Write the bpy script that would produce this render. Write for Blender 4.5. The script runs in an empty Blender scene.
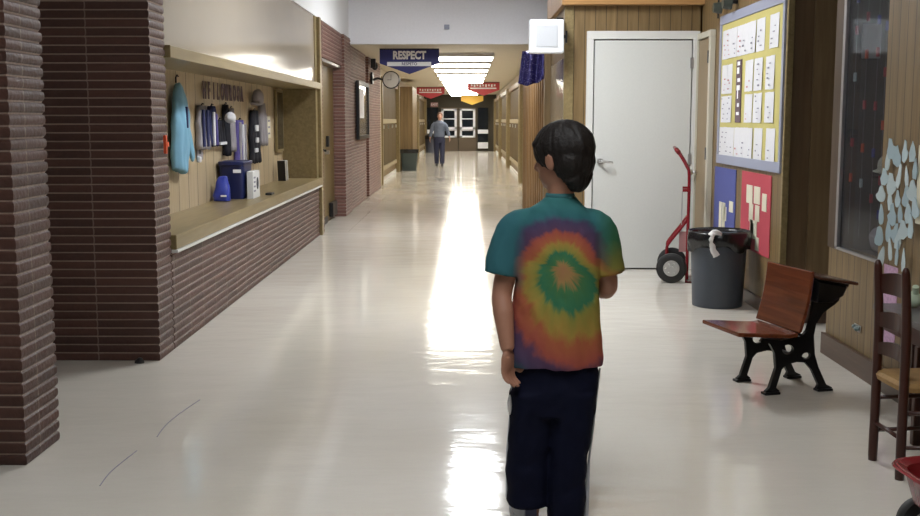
import bpy, bmesh, math, random
from mathutils import Vector, Matrix, noise
PI = math.pi
random.seed(7)
sc = bpy.context.scene
C = sc.collection
# ------------------------------------------------------------ camera
FPX = 1100.0
cam_d = bpy.data.cameras.new('camera'); cam = bpy.data.objects.new('camera', cam_d); C.objects.link(cam)
cam_d.sensor_width = 36.0; cam_d.lens = 36.0 * FPX / 920.0
cam_d.clip_start = 0.05; cam_d.clip_end = 200
cam.location = (0, 0, 1.42)
cam.rotation_euler = (PI/2 - math.radians(7.1507), 0, math.radians(0.3618))
sc.camera = cam
# ------------------------------------------------------------ world, exposure
w = bpy.data.worlds.new('world'); sc.world = w; w.use_nodes = True
w.node_tree.nodes['Background'].inputs[0].default_value = (.75, .8, 1, 1)
w.node_tree.nodes['Background'].inputs[1].default_value = 0.02
sc.view_settings.view_transform = 'Standard'; sc.view_settings.look = 'None'
sc.view_settings.exposure = 0.55; sc.view_settings.gamma = 1.0; sc.view_settings.use_curve_mapping = False
CORRIDOR_LAMP = 12.5      # emission of the corridor fixtures
NEAR_LAMP = 36.0          # emission of the lobby fixtures

# ------------------------------------------------------------ materials
def mat(name, col, rough=.5, metal=0, emit=None, emit_s=0, noise_s=0, noise_a=0, bump=0, bump_s=60, spec=.5, alpha=None, trans=0):
    m = bpy.data.materials.new(name); m.use_nodes = True
    nt = m.node_tree; b = nt.nodes['Principled BSDF']
    b.inputs['Base Color'].default_value = (*col, 1); b.inputs['Roughness'].default_value = rough
    b.inputs['Metallic'].default_value = metal; b.inputs['Specular IOR Level'].default_value = spec
    if trans: b.inputs['Transmission Weight'].default_value = trans
    if emit: b.inputs['Emission Color'].default_value = (*emit, 1); b.inputs['Emission Strength'].default_value = emit_s
    tc = nt.nodes.new('ShaderNodeTexCoord')
    if noise_a:
        n = nt.nodes.new('ShaderNodeTexNoise'); n.inputs['Scale'].default_value = noise_s or 8; n.inputs['Detail'].default_value = 5
        nt.links.new(tc.outputs['Object'], n.inputs['Vector'])
        mx = nt.nodes.new('ShaderNodeMixRGB'); mx.blend_type = 'MIX'
        mx.inputs[1].default_value = (*[c*(1-noise_a) for c in col], 1); mx.inputs[2].default_value = (*[min(1, c*(1+noise_a)) for c in col], 1)
        nt.links.new(n.outputs['Fac'], mx.inputs[0]); nt.links.new(mx.outputs[0], b.inputs['Base Color'])
    if bump:
        n2 = nt.nodes.new('ShaderNodeTexNoise'); n2.inputs['Scale'].default_value = bump_s; n2.inputs['Detail'].default_value = 4
        nt.links.new(tc.outputs['Object'], n2.inputs['Vector'])
        bp = nt.nodes.new('ShaderNodeBump'); bp.inputs['Strength'].default_value = bump; bp.inputs['Distance'].default_value = .01
        nt.links.new(n2.outputs['Fac'], bp.inputs['Height']); nt.links.new(bp.outputs[0], b.inputs['Normal'])
    return m

def nd(nt, t, **k):
    n = nt.nodes.new(t)
    for a, v in k.items(): setattr(n, a, v)
    return n
def mth(nt, op, a, b=None, clamp=False):
    n = nt.nodes.new('ShaderNodeMath'); n.operation = op; n.use_clamp = clamp
    for i, v in enumerate((a, b)):
        if v is None: continue
        if isinstance(v, (int, float)): n.inputs[i].default_value = v
        else: nt.links.new(v, n.inputs[i])
    return n.outputs[0]

def wood(name, c1, c2, spacing=.0, groove=.006, rough=.4, axis='XY', grain=1.0):
    """vertical boards with V grooves every `spacing` metres, streaky grain along z"""
    m = bpy.data.materials.new(name); m.use_nodes = True; nt = m.node_tree; b = nt.nodes['Principled BSDF']
    b.inputs['Roughness'].default_value = rough
    tc = nd(nt, 'ShaderNodeTexCoord'); mp = nd(nt, 'ShaderNodeMapping')
    s = {'XY': (14, 14, .9), 'X': (.9, 14, 14), 'Y': (14, .9, 14)}[axis]
    mp.inputs['Scale'].default_value = s
    nt.links.new(tc.outputs['Object'], mp.inputs['Vector'])
    n = nd(nt, 'ShaderNodeTexNoise'); n.inputs['Scale'].default_value = 2.2; n.inputs['Detail'].default_value = 6; n.inputs['Distortion'].default_value = .6
    nt.links.new(mp.outputs[0], n.inputs['Vector'])
    cr = nd(nt, 'ShaderNodeValToRGB'); cr.color_ramp.elements[0].position = .3; cr.color_ramp.elements[1].position = .72
    cr.color_ramp.elements[0].color = (*c1, 1); cr.color_ramp.elements[1].color = (*c2, 1)
    nt.links.new(n.outputs['Fac'], cr.inputs[0]); out = cr.outputs[0]
    if spacing:
        sx = nd(nt, 'ShaderNodeSeparateXYZ'); nt.links.new(tc.outputs['Object'], sx.inputs[0])
        u = mth(nt, 'ADD', sx.outputs[0], sx.outputs[1])
        fr = mth(nt, 'FRACT', mth(nt, 'DIVIDE', u, spacing))
        bid = mth(nt, 'FLOOR', mth(nt, 'DIVIDE', u, spacing))
        g = mth(nt, 'LESS_THAN', fr, groove/spacing)
        wn = nd(nt, 'ShaderNodeTexWhiteNoise', noise_dimensions='1D'); nt.links.new(bid, wn.inputs['W'])
        hv = nd(nt, 'ShaderNodeHueSaturation'); nt.links.new(out, hv.inputs['Color'])
        nt.links.new(mth(nt, 'ADD', mth(nt, 'MULTIPLY', wn.outputs[0], .22), .89), hv.inputs['Value'])
        mx = nd(nt, 'ShaderNodeMixRGB'); nt.links.new(g, mx.inputs[0]); nt.links.new(hv.outputs[0], mx.inputs[1])
        mx.inputs[2].default_value = (*[c*.3 for c in c1], 1); out = mx.outputs[0]
        bp = nd(nt, 'ShaderNodeBump', invert=True); bp.inputs['Strength'].default_value = .6; bp.inputs['Distance'].default_value = .004
        nt.links.new(g, bp.inputs['Height']); nt.links.new(bp.outputs[0], b.inputs['Normal'])
    nt.links.new(out, b.inputs['Base Color'])
    return m

def brick_mat(name, c1, c2, mortar, pitch, length=.37):
    m = bpy.data.materials.new(name); m.use_nodes = True; nt = m.node_tree; b = nt.nodes['Principled BSDF']
    b.inputs['Roughness'].default_value = .55
    tc = nd(nt, 'ShaderNodeTexCoord'); sx = nd(nt, 'ShaderNodeSeparateXYZ'); nt.links.new(tc.outputs['Object'], sx.inputs[0])
    course = mth(nt, 'FLOOR', mth(nt, 'DIVIDE', sx.outputs[2], pitch))
    fz = mth(nt, 'FRACT', mth(nt, 'DIVIDE', sx.outputs[2], pitch))
    u = mth(nt, 'DIVIDE', mth(nt, 'ADD', mth(nt, 'ADD', sx.outputs[0], sx.outputs[1]), .23), length)
    fu = mth(nt, 'FRACT', u)
    wn = nd(nt, 'ShaderNodeTexWhiteNoise', noise_dimensions='2D')
    cb = nd(nt, 'ShaderNodeCombineXYZ'); nt.links.new(mth(nt, 'FLOOR', u), cb.inputs[0]); nt.links.new(course, cb.inputs[1]); nt.links.new(cb.outputs[0], wn.inputs['Vector'])
    n = nd(nt, 'ShaderNodeTexNoise'); n.inputs['Scale'].default_value = 40; n.inputs['Detail'].default_value = 6
    nt.links.new(tc.outputs['Object'], n.inputs['Vector'])
    f = mth(nt, 'ADD', mth(nt, 'MULTIPLY', wn.outputs[0], .55), mth(nt, 'MULTIPLY', n.outputs['Fac'], .5), True)
    mx = nd(nt, 'ShaderNodeMixRGB'); nt.links.new(f, mx.inputs[0]); mx.inputs[1].default_value = (*c1, 1); mx.inputs[2].default_value = (*c2, 1)
    g = mth(nt, 'MAXIMUM', mth(nt, 'GREATER_THAN', fz, .86), mth(nt, 'MULTIPLY', mth(nt, 'LESS_THAN', fu, .022), .45))
    m2 = nd(nt, 'ShaderNodeMixRGB'); nt.links.new(g, m2.inputs[0]); nt.links.new(mx.outputs[0], m2.inputs[1]); m2.inputs[2].default_value = (*mortar, 1)
    nt.links.new(m2.outputs[0], b.inputs['Base Color'])
    bp = nd(nt, 'ShaderNodeBump'); bp.inputs['Strength'].default_value = .5; bp.inputs['Distance'].default_value = .012
    nt.links.new(n.outputs['Fac'], bp.inputs['Height']); nt.links.new(bp.outputs[0], b.inputs['Normal'])
    return m

M = {}
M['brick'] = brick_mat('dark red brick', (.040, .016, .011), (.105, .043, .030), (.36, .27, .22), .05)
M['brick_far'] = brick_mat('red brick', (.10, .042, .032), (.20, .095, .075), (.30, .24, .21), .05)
M['panel'] = wood('honey panelling', (.155, .10, .040), (.235, .155, .070), .10, .006, .42)
M['panel_dark'] = wood('dark doorway wood', (.05, .028, .013), (.085, .05, .025), .0, .006, .45)
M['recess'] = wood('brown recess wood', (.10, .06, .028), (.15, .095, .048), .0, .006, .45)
M['panel_mid'] = wood('brown door wood', (.15, .095, .045), (.21, .14, .07), .0, .006, .45)
M['case_wood'] = wood('tan display boards', (.43, .33, .20), (.52, .42, .27), .30, .016, .4)
M['trim'] = wood('tan wood trim', (.19, .14, .06), (.27, .205, .10), 0, .006, .35, axis='Y')
M['fascia'] = wood('orange fascia wood', (.38, .20, .07), (.50, .29, .12), 0, .006, .35, axis='X')
M['fascia_v'] = wood('orange fascia slats', (.36, .20, .08), (.46, .27, .12), .09, .01, .35)
M['batten'] = wood('orange brown battens', (.16, .085, .03), (.25, .14, .055), 0, .006, .4)
M['header'] = mat('glossy beige laminate', (.40, .345, .27), .13, noise_s=1.5, noise_a=.06, spec=.6)
M['base_wood'] = wood('dark baseboard wood', (.06, .033, .02), (.11, .062, .04), 0, .006, .3, axis='Y')
M['brown_paint'] = mat('olive brown paint', (.085, .054, .017), .6, noise_s=2, noise_a=.08, spec=.2)
M['door_white'] = mat('white door paint', (.64, .65, .63), .38, noise_s=60, noise_a=.04, bump=.08, bump_s=90)
M['frame_white'] = mat('white frame paint', (.68, .68, .66), .4)
M['plaster'] = mat('white plaster', (.82, .83, .88), .7, noise_s=30, noise_a=.05, bump=.15, bump_s=80)
M['soffit'] = mat('white soffit', (.80, .81, .83), .6, noise_s=20, noise_a=.02)
M['beige_ceiling'] = mat('beige ceiling', (.62, .55, .42), .6, noise_s=3, noise_a=.05)
M['black'] = mat('black plastic', (.012, .012, .014), .35)
M['chrome'] = mat('brushed metal', (.6, .6, .6), .3, 1)
M['alu'] = mat('aluminium trim', (.45, .45, .47), .35, .8)
M['red_paint'] = mat('red enamel', (.20, .008, .014), .25)
M['rubber'] = mat('black rubber', (.01, .01, .01), .6)
M['iron'] = mat('black cast iron', (.008, .008, .009), .28, .3)
M['redwood'] = wood('varnished red wood', (.10, .022, .008), (.19, .048, .016), 0, .006, .16, axis='Y')
M['chairwood'] = wood('maroon stained wood', (.030, .008, .005), (.058, .016, .010), 0, .006, .3)
M['seat_weave'] = mat('woven rush', (.34, .2, .07), .7, noise_s=50, noise_a=.3)
M['binblue'] = mat('slate grey plastic', (.055, .066, .085), .42, noise_s=20, noise_a=.08)
M['bag'] = mat('black bin liner', (.008, .008, .01), .22, bump=.6, bump_s=14)
M['tissue'] = mat('white tissue', (.8, .8, .8), .8)
M['paper'] = mat('white paper', (.68, .68, .71), .8, noise_s=30, noise_a=.06)
M['yellow'] = mat('yellow board paper', (.52, .46, .16), .8, noise_s=4, noise_a=.08)
M['bluepaper'] = mat('blue paper', (.08, .095, .30), .8, noise_s=4, noise_a=.06)
M['redpaper'] = mat('red paper', (.46, .06, .085), .8, noise_s=4, noise_a=.06)
M['boardframe'] = mat('grey blue frame', (.30, .32, .42), .5)
M['cream'] = mat('cream paper', (.70, .66, .52), .8)
M['print_grey'] = mat('grey ink', (.25, .24, .30), .8)
M['print_red'] = mat('red crayon', (.55, .25, .25), .8)
M['ink'] = mat('black ink', (.02, .02, .03), .7)
M['letter_purple'] = mat('dull purple card', (.13, .085, .10), .8)
M['white_letter'] = mat('white lettering', (.93, .93, .96), .6)
M['navy_sign'] = mat('navy sign vinyl', (.012, .015, .16), .45)
M['red_sign'] = mat('red sign vinyl', (.50, .05, .06), .5)
M['yellow_sign'] = mat('yellow sign vinyl', (.85, .50, .06), .5)
M['navy_foil'] = mat('purple blue sequins', (.03, .025, .17), .25, .4, noise_s=45, noise_a=.9, bump=1, bump_s=40)
M['lightblue'] = mat('light blue fabric', (.17, .36, .50), .85, noise_s=8, noise_a=.15)
M['navycloth'] = mat('navy fabric', (.02, .025, .09), .85, noise_s=8, noise_a=.2)
M['blackcloth'] = mat('black fabric', (.012, .012, .02), .85)
M['purplecloth'] = mat('purple fabric', (.10, .08, .28), .85, noise_s=10, noise_a=.2)
M['greycloth'] = mat('grey fabric', (.30, .28, .30), .85, noise_s=8, noise_a=.15)
M['whitecloth'] = mat('white fabric', (.65, .65, .68), .85)
M['royal'] = mat('royal blue plastic', (.03, .05, .36), .35)
M['navyplastic'] = mat('navy plastic', (.012, .018, .085), .35)
M['card'] = mat('white cardboard', (.66, .66, .66), .6)
M['greycard'] = mat('shaded side cardboard', (.45, .44, .44), .6)
M['paleblue'] = mat('pale blue paper', (.50, .62, .66), .75, noise_s=12, noise_a=.1)
M['paleblue2'] = mat('pale blue paper b', (.40, .52, .57), .75)
M['paleblue3'] = mat('pale blue paper c', (.58, .68, .70), .75)
M['orange'] = mat('orange plastic', (.7, .09, .03), .4)
M['skin'] = mat('skin', (.34, .165, .105), .5, noise_s=14, noise_a=.08)
M['skin_pale'] = mat('fair skin', (.50, .28, .21), .5)
M['hair'] = mat('dark brown hair', (.008, .0055, .0045), .6, noise_s=30, noise_a=.4, bump=.3, bump_s=120, spec=.3)
M['hair_far'] = mat('brown hair', (.10, .05, .03), .6)
M['pants'] = mat('navy track pants', (.002, .003, .014), .8, bump=.3, bump_s=16, spec=.15)
M['stripe'] = mat('white piping', (.45, .46, .5), .6)
M['shoe'] = mat('grey white shoe leather', (.45, .46, .5), .5)
M['shoe_dark'] = mat('navy shoe panel', (.03, .035, .09), .5)
M['shirt_far'] = mat('blue grey shirt', (.12, .15, .22), .8, noise_s=14, noise_a=.2)
M['pants_far'] = mat('dark navy trousers', (.025, .03, .07), .7)
M['eye'] = mat('eye white', (.7, .7, .7), .2)
M['glass_dark'] = mat('night dark window glass', (.008, .012, .018), .06)
M['white_metal'] = mat('white door metal', (.75, .77, .85), .4)
M['door_far'] = mat('brown grey metal door', (.10, .072, .045), .4)
M['endwall'] = mat('dim end wall', (.06, .052, .038), .6, spec=.2)
M['lamp_body'] = mat('lamp housing', (.7, .7, .7), .5)
M['lamp_far'] = mat('corridor diffuser', (.9, .9, .9), .5, emit=(1, .95, .84), emit_s=CORRIDOR_LAMP)
M['lamp_near'] = mat('lobby diffuser', (.9, .9, .9), .5, emit=(.95, .98, 1.0), emit_s=NEAR_LAMP)
M['lamp_fill'] = mat('added fill diffuser', (.9, .9, .9), .5, emit=(.95, .98, 1.0), emit_s=NEAR_LAMP*.5)  # weaker glow for the added foreground fill lamp
M['exit'] = mat('exit sign face', (.30, .16, .16), .5)
M['pink'] = mat('pink printed paper', (.58, .36, .52), .8, noise_s=60, noise_a=.5)
M['tabletop'] = mat('grey laminate top', (.10, .095, .10), .3)
M['clockface'] = mat('white clock face', (.55, .54, .52), .4)
M['speaker_grille'] = mat('speaker grille', (.58, .60, .64), .7, bump=.6, bump_s=300)
M['speaker_white'] = mat('white speaker case', (.70, .72, .76), .5)
M['picture'] = mat('poster print', (.16, .13, .10), .12, noise_s=9, noise_a=.6)
M['greenbin'] = mat('dark green grey plastic', (.035, .05, .05), .5)

m_ = M['navy_foil']; nt = m_.node_tree
vo = nd(nt, 'ShaderNodeTexVoronoi'); vo.inputs['Scale'].default_value = 55; tc = nd(nt, 'ShaderNodeTexCoord'); nt.links.new(tc.outputs['Object'], vo.inputs['Vector'])
mx = nd(nt, 'ShaderNodeMixRGB'); nt.links.new(mth(nt, 'LESS_THAN', vo.outputs['Distance'], .22), mx.inputs[0])
mx.inputs[1].default_value = (.035, .03, .16, 1); mx.inputs[2].default_value = (.35, .35, .6, 1); nt.links.new(mx.outputs[0], nt.nodes['Principled BSDF'].inputs['Base Color'])
# glass pane, thin and mostly clear with a reflection
gm = bpy.data.materials.new('case glass'); gm.use_nodes = True; nt = gm.node_tree
b = nt.nodes['Principled BSDF']; b.inputs['Base Color'].default_value = (.06, .07, .08, 1); b.inputs['Roughness'].default_value = .05
b.inputs['Alpha'].default_value = .25; b.inputs['Specular IOR Level'].default_value = 1.0
M['glass'] = gm

# floor: waxed beige terrazzo tile
fm = bpy.data.materials.new('waxed beige floor'); fm.use_nodes = True; nt = fm.node_tree; b = nt.nodes['Principled BSDF']
tc = nd(nt, 'ShaderNodeTexCoord')
n1 = nd(nt, 'ShaderNodeTexNoise'); n1.inputs['Scale'].default_value = .9; n1.inputs['Detail'].default_value = 5; nt.links.new(tc.outputs['Object'], n1.inputs['Vector'])
n2 = nd(nt, 'ShaderNodeTexNoise'); n2.inputs['Scale'].default_value = 160; n2.inputs['Detail'].default_value = 3; nt.links.new(tc.outputs['Object'], n2.inputs['Vector'])
cr = nd(nt, 'ShaderNodeValToRGB'); cr.color_ramp.elements[0].position = .3; cr.color_ramp.elements[1].position = .7
cr.color_ramp.elements[0].color = (.66, .615, .54, 1); cr.color_ramp.elements[1].color = (.73, .69, .62, 1)
nt.links.new(n1.outputs['Fac'], cr.inputs[0])
mx = nd(nt, 'ShaderNodeMixRGB', blend_type='OVERLAY'); mx.inputs[0].default_value = .12
nt.links.new(cr.outputs[0], mx.inputs[1]); nt.links.new(n2.outputs['Color'], mx.inputs[2])
sx = nd(nt, 'ShaderNodeSeparateXYZ'); nt.links.new(tc.outputs['Object'], sx.inputs[0])
ja = mth(nt, 'LESS_THAN', mth(nt, 'FRACT', mth(nt, 'DIVIDE', sx.outputs[1], 2.44)), .006)
jb = mth(nt, 'LESS_THAN', mth(nt, 'FRACT', mth(nt, 'DIVIDE', mth(nt, 'ADD', sx.outputs[0], .3), 1.22)), .006)
j = mth(nt, 'MULTIPLY', mth(nt, 'MAXIMUM', ja, jb), mth(nt, 'GREATER_THAN', sx.outputs[1], 14.0))
m2 = nd(nt, 'ShaderNodeMixRGB'); nt.links.new(mth(nt, 'MULTIPLY', j, .35), m2.inputs[0]); nt.links.new(mx.outputs[0], m2.inputs[1]); m2.inputs[2].default_value = (.25, .2, .15, 1)
nt.links.new(m2.outputs[0], b.inputs['Base Color'])
rr = nd(nt, 'ShaderNodeMapRange'); rr.inputs['To Min'].default_value = .08; rr.inputs['To Max'].default_value = .13
nt.links.new(n1.outputs['Fac'], rr.inputs['Value']); nt.links.new(rr.outputs[0], b.inputs['Roughness'])
n3 = nd(nt, 'ShaderNodeTexNoise'); n3.inputs['Scale'].default_value = 2.6; n3.inputs['Detail'].default_value = 3
mp3 = nd(nt, 'ShaderNodeMapping'); mp3.inputs['Scale'].default_value = (1.0, 2.2, 1); nt.links.new(tc.outputs['Object'], mp3.inputs['Vector']); nt.links.new(mp3.outputs[0], n3.inputs['Vector'])
bp = nd(nt, 'ShaderNodeBump'); bp.inputs['Strength'].default_value = .35; bp.inputs['Distance'].default_value = .01
nt.links.new(n3.outputs['Fac'], bp.inputs['Height']); nt.links.new(bp.outputs[0], b.inputs['Normal'])
b.inputs['Specular IOR Level'].default_value = .6
M['floor'] = fm

# tie-dye: a spiral of dyed bands over the back, in the shirt's own coordinates (origin on the spiral's middle)
td = bpy.data.materials.new('tie dye cotton'); td.use_nodes = True; nt = td.node_tree; b = nt.nodes['Principled BSDF']; b.inputs['Roughness'].default_value = .85
b.inputs['Specular IOR Level'].default_value = .15
tc = nd(nt, 'ShaderNodeTexCoord'); sx = nd(nt, 'ShaderNodeSeparateXYZ'); nt.links.new(tc.outputs['Object'], sx.inputs[0])
X_, Z_ = sx.outputs[0], sx.outputs[2]
r = mth(nt, 'SQRT', mth(nt, 'ADD', mth(nt, 'MULTIPLY', X_, X_), mth(nt, 'MULTIPLY', Z_, Z_)))
r = mth(nt, 'ADD', r, .0001)
ang = mth(nt, 'ARCTAN2', Z_, X_)
down = mth(nt, 'MAXIMUM', mth(nt, 'MULTIPLY', mth(nt, 'DIVIDE', Z_, r), -1), -.25)
left = mth(nt, 'MAXIMUM', mth(nt, 'MULTIPLY', mth(nt, 'DIVIDE', X_, r), -1), 0)
s_ = mth(nt, 'ADD', mth(nt, 'ADD', mth(nt, 'MULTIPLY', down, 1.05), mth(nt, 'MULTIPLY', left, .12)), 1.0)
s_ = mth(nt, 'ADD', s_, mth(nt, 'MULTIPLY', mth(nt, 'MAXIMUM', down, 0), mth(nt, 'MULTIPLY', mth(nt, 'DIVIDE', X_, r), .75)))
rn = mth(nt, 'DIVIDE', r, s_)
cb = nd(nt, 'ShaderNodeCombineXYZ'); nt.links.new(mth(nt, 'MULTIPLY', ang, 6.5), cb.inputs[0]); nt.links.new(mth(nt, 'MULTIPLY', r, 9), cb.inputs[1])
na = nd(nt, 'ShaderNodeTexNoise'); na.inputs['Scale'].default_value = 1.0; na.inputs['Detail'].default_value = 4; nt.links.new(cb.outputs[0], na.inputs['Vector'])
nb = nd(nt, 'ShaderNodeTexNoise'); nb.inputs['Scale'].default_value = 9.0; nb.inputs['Detail'].default_value = 3; nt.links.new(tc.outputs['Object'], nb.inputs['Vector'])
t = mth(nt, 'ADD', rn, mth(nt, 'MULTIPLY', mth(nt, 'SUBTRACT', na.outputs['Fac'], .5), .05))
t = mth(nt, 'ADD', t, mth(nt, 'MULTIPLY', mth(nt, 'SUBTRACT', nb.outputs['Fac'], .5), .035))
t = mth(nt, 'DIVIDE', t, .30, True)
cr = nd(nt, 'ShaderNodeValToRGB'); e = cr.color_ramp.elements
stops = [(0, (.42, .20, .09)), (.07, (.40, .24, .08)), (.12, (.06, .20, .07)), (.22, (.03, .19, .09)), (.27, (.30, .28, .05)), (.36, (.42, .28, .05)), (.42, (.46, .13, .05)), (.52, (.42, .09, .06)), (.58, (.10, .045, .11)), (.71, (.07, .05, .12)), (.80, (.02, .13, .15)), (1, (.03, .17, .17))]
e[0].position = 0; e[0].color = (*stops[0][1], 1); e[1].position = 1; e[1].color = (*stops[-1][1], 1)
stops = [(p_, tuple(q*.74+.012 for q in c_)) for p_, c_ in stops]
e[0].color = (*stops[0][1], 1); e[1].color = (*stops[-1][1], 1)
for p, c in stops[1:-1]:
    k = e.new(p); k.color = (*c, 1)
nt.links.new(t, cr.inputs[0])
# right shoulder green going to yellow at the sleeve hem
gf = mth(nt, 'MULTIPLY', mth(nt, 'SUBTRACT', X_, .105), 14, True)
gr = nd(nt, 'ShaderNodeValToRGB'); g_ = gr.color_ramp.elements
g_[0].position = 0; g_[0].color = (.24, .20, .04, 1); g_[1].position = 1; g_[1].color = (.03, .10, .08, 1)
k = g_.new(.3); k.color = (.13, .15, .04, 1); k = g_.new(.5); k.color = (.03, .11, .05, 1)
nt.links.new(mth(nt, 'ADD', mth(nt, 'MULTIPLY', Z_, 4.0), mth(nt, 'MULTIPLY', nb.outputs['Fac'], .3), True), gr.inputs[0])
gf2 = mth(nt, 'MULTIPLY', gf, mth(nt, 'MULTIPLY', mth(nt, 'ADD', Z_, .05), 25, True))
mx = nd(nt, 'ShaderNodeMixRGB'); nt.links.new(gf2, mx.inputs[0]); nt.links.new(cr.outputs[0], mx.inputs[1]); nt.links.new(gr.outputs[0], mx.inputs[2])
lf = mth(nt, 'MULTIPLY', mth(nt, 'MULTIPLY', mth(nt, 'SUBTRACT', mth(nt, 'MULTIPLY', X_, -1), .125), 22, True), mth(nt, 'MULTIPLY', mth(nt, 'ADD', Z_, .10), 20, True))
mz = nd(nt, 'ShaderNodeMixRGB'); nt.links.new(lf, mz.inputs[0]); nt.links.new(mx.outputs[0], mz.inputs[1]); mz.inputs[2].default_value = (.03, .115, .135, 1)
nt.links.new(mz.outputs[0], b.inputs['Base Color'])
bp = nd(nt, 'ShaderNodeBump'); bp.inputs['Strength'].default_value = .5; bp.inputs['Distance'].default_value = .02
nt.links.new(nb.outputs['Fac'], bp.inputs['Height']); nt.links.new(bp.outputs[0], b.inputs['Normal'])
M['tiedye'] = td

# ------------------------------------------------------------ mesh helpers
class MB:
    def __init__(s): s.v = []; s.f = []
    def add(s, vs, fs):
        o = len(s.v); s.v += [tuple(v) for v in vs]; s.f += [tuple(i+o for i in f) for f in fs]; return s
    def box(s, x0, y0, z0, x1, y1, z1, rz=0, piv=None):
        vs = [Vector((x, y, z)) for z in (z0, z1) for y in (y0, y1) for x in (x0, x1)]
        if rz:
            R = Matrix.Rotation(rz, 3, 'Z'); p = Vector(piv or ((x0+x1)/2, (y0+y1)/2, 0)); vs = [R @ (v-p) + p for v in vs]
        return s.add(vs, [(0, 2, 3, 1), (4, 5, 7, 6), (0, 1, 5, 4), (2, 6, 7, 3), (0, 4, 6, 2), (1, 3, 7, 5)])
    def ring_loft(s, rings, cap=True, close=False):
        n = len(rings[0]); o = len(s.v); fs = []
        for rg in rings: s.v += [tuple(p) for p in rg]
        m = len(rings)
        for i in range(m if close else m-1):
            a = o+i*n; b_ = o+((i+1) % m)*n
            for j in range(n): fs.append((a+j, a+(j+1) % n, b_+(j+1) % n, b_+j))
        if cap and not close:
            fs.append(tuple(o+j for j in reversed(range(n)))); fs.append(tuple(o+(m-1)*n+j for j in range(n)))
        s.f += fs; return s
    def tube(s, pts, rad, n=12, smooth=0):
        pts = [Vector(p) for p in pts]
        rad = list(rad) if isinstance(rad, (list, tuple)) else [rad]*len(pts)
        if smooth:
            P, R_ = [], []
            for i in range(len(pts)-1):
                p0, p1, p2, p3 = pts[max(i-1, 0)], pts[i], pts[i+1], pts[min(i+2, len(pts)-1)]
                for k in range(smooth):
                    t = k/smooth
                    P.append(.5*((2*p1)+(-p0+p2)*t+(2*p0-5*p1+4*p2-p3)*t*t+(-p0+3*p1-3*p2+p3)*t**3)); R_.append(rad[i]*(1-t)+rad[i+1]*t)
            P.append(pts[-1]); R_.append(rad[-1]); pts, rad = P, R_
        rings = []; ref = None
        for i, p in enumerate(pts):
            d = (pts[min(i+1, len(pts)-1)]-pts[max(i-1, 0)]).normalized()
            if ref is None: ref = d.orthogonal().normalized()
            ref = (ref-d*ref.dot(d)).normalized(); q = d.cross(ref)
            rings.append([p+(ref*math.cos(2*PI*j/n)+q*math.sin(2*PI*j/n))*rad[i] for j in range(n)])
        return s.ring_loft(rings)
    def cyl(s, p0, p1, r0, r1=None, n=24): return s.tube([p0, p1], [r0, r0 if r1 is None else r1], n)
    def ball(s, c, rx, ry=None, rz=None, R=None, n=20, m=12):
        ry = ry or rx; rz = rz or rx; c = Vector(c); rings = []
        for i in range(1, m):
            a = PI*i/m; rg = []
            for j in range(n):
                v = Vector((rx*math.sin(a)*math.cos(2*PI*j/n), ry*math.sin(a)*math.sin(2*PI*j/n), -rz*math.cos(a)))
                rg.append(c+(R @ v if R else v))
            rings.append(rg)
        return s.ring_loft(rings)
    def lathe(s, prof, c=(0, 0, 0), n=40):
        return s.ring_loft([[(c[0]+r_*math.cos(2*PI*j/n), c[1]+r_*math.sin(2*PI*j/n), c[2]+z) for j in range(n)] for r_, z in prof], cap=True)
    def sect(s, rings, n=32, p=2.0, cap=True):
        """rings: (cx,cy,z,rx,ry[,rot])"""
        out = []
        for g in rings:
            cx, cy, z, rx, ry = g[:5]; a = g[5] if len(g) > 5 else 0; rg = []
            for j in range(n):
                t = 2*PI*j/n; c_, s2 = math.cos(t), math.sin(t)
                x = rx*math.copysign(abs(c_)**(2/p), c_); y = ry*math.copysign(abs(s2)**(2/p), s2)
                rg.append((cx+x*math.cos(a)-y*math.sin(a), cy+x*math.sin(a)+y*math.cos(a), z))
            out.append(rg)
        return s.ring_loft(out, cap)
    def mesh(s, name):
        me = bpy.data.meshes.new(name); me.from_pydata(s.v, [], s.f); me.update()
        bm = bmesh.new(); bm.from_mesh(me); bmesh.ops.recalc_face_normals(bm, faces=bm.faces); bm.to_mesh(me); bm.free()
        return me
    def build(s, name, m, parent=None, smooth=False, bevel=0, loc=None):
        me = s.mesh(name)
        return finish(me, name, m, parent, smooth, bevel, loc)

def finish(me, name, m, parent=None, smooth=False, bevel=0, loc=None):
    me.materials.clear(); me.materials.append(M[m] if isinstance(m, str) else m)
    o = bpy.data.objects.new(name, me); C.objects.link(o)
    if smooth:
        for p in me.polygons: p.use_smooth = True
        if smooth == 'auto':
            me.set_sharp_from_angle(angle=math.radians(40))
    if bevel:
        bv = o.modifiers.new('bevel', 'BEVEL'); bv.width = bevel; bv.segments = 2; bv.limit_method = 'ANGLE'; bv.angle_limit = math.radians(40)
    if parent: o.parent = parent
    if loc: o.location = loc
    return o

SHOP = bpy.data.scenes.new('workshop'); SHC = SHOP.collection   # small side scene used only to turn curves and modifiers into meshes
def evalmesh(o, name):
    vl = SHOP.view_layers[0]; vl.update(); dg = vl.depsgraph
    me = bpy.data.meshes.new_from_object(o.evaluated_get(dg)); me.name = name
    return me

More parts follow.
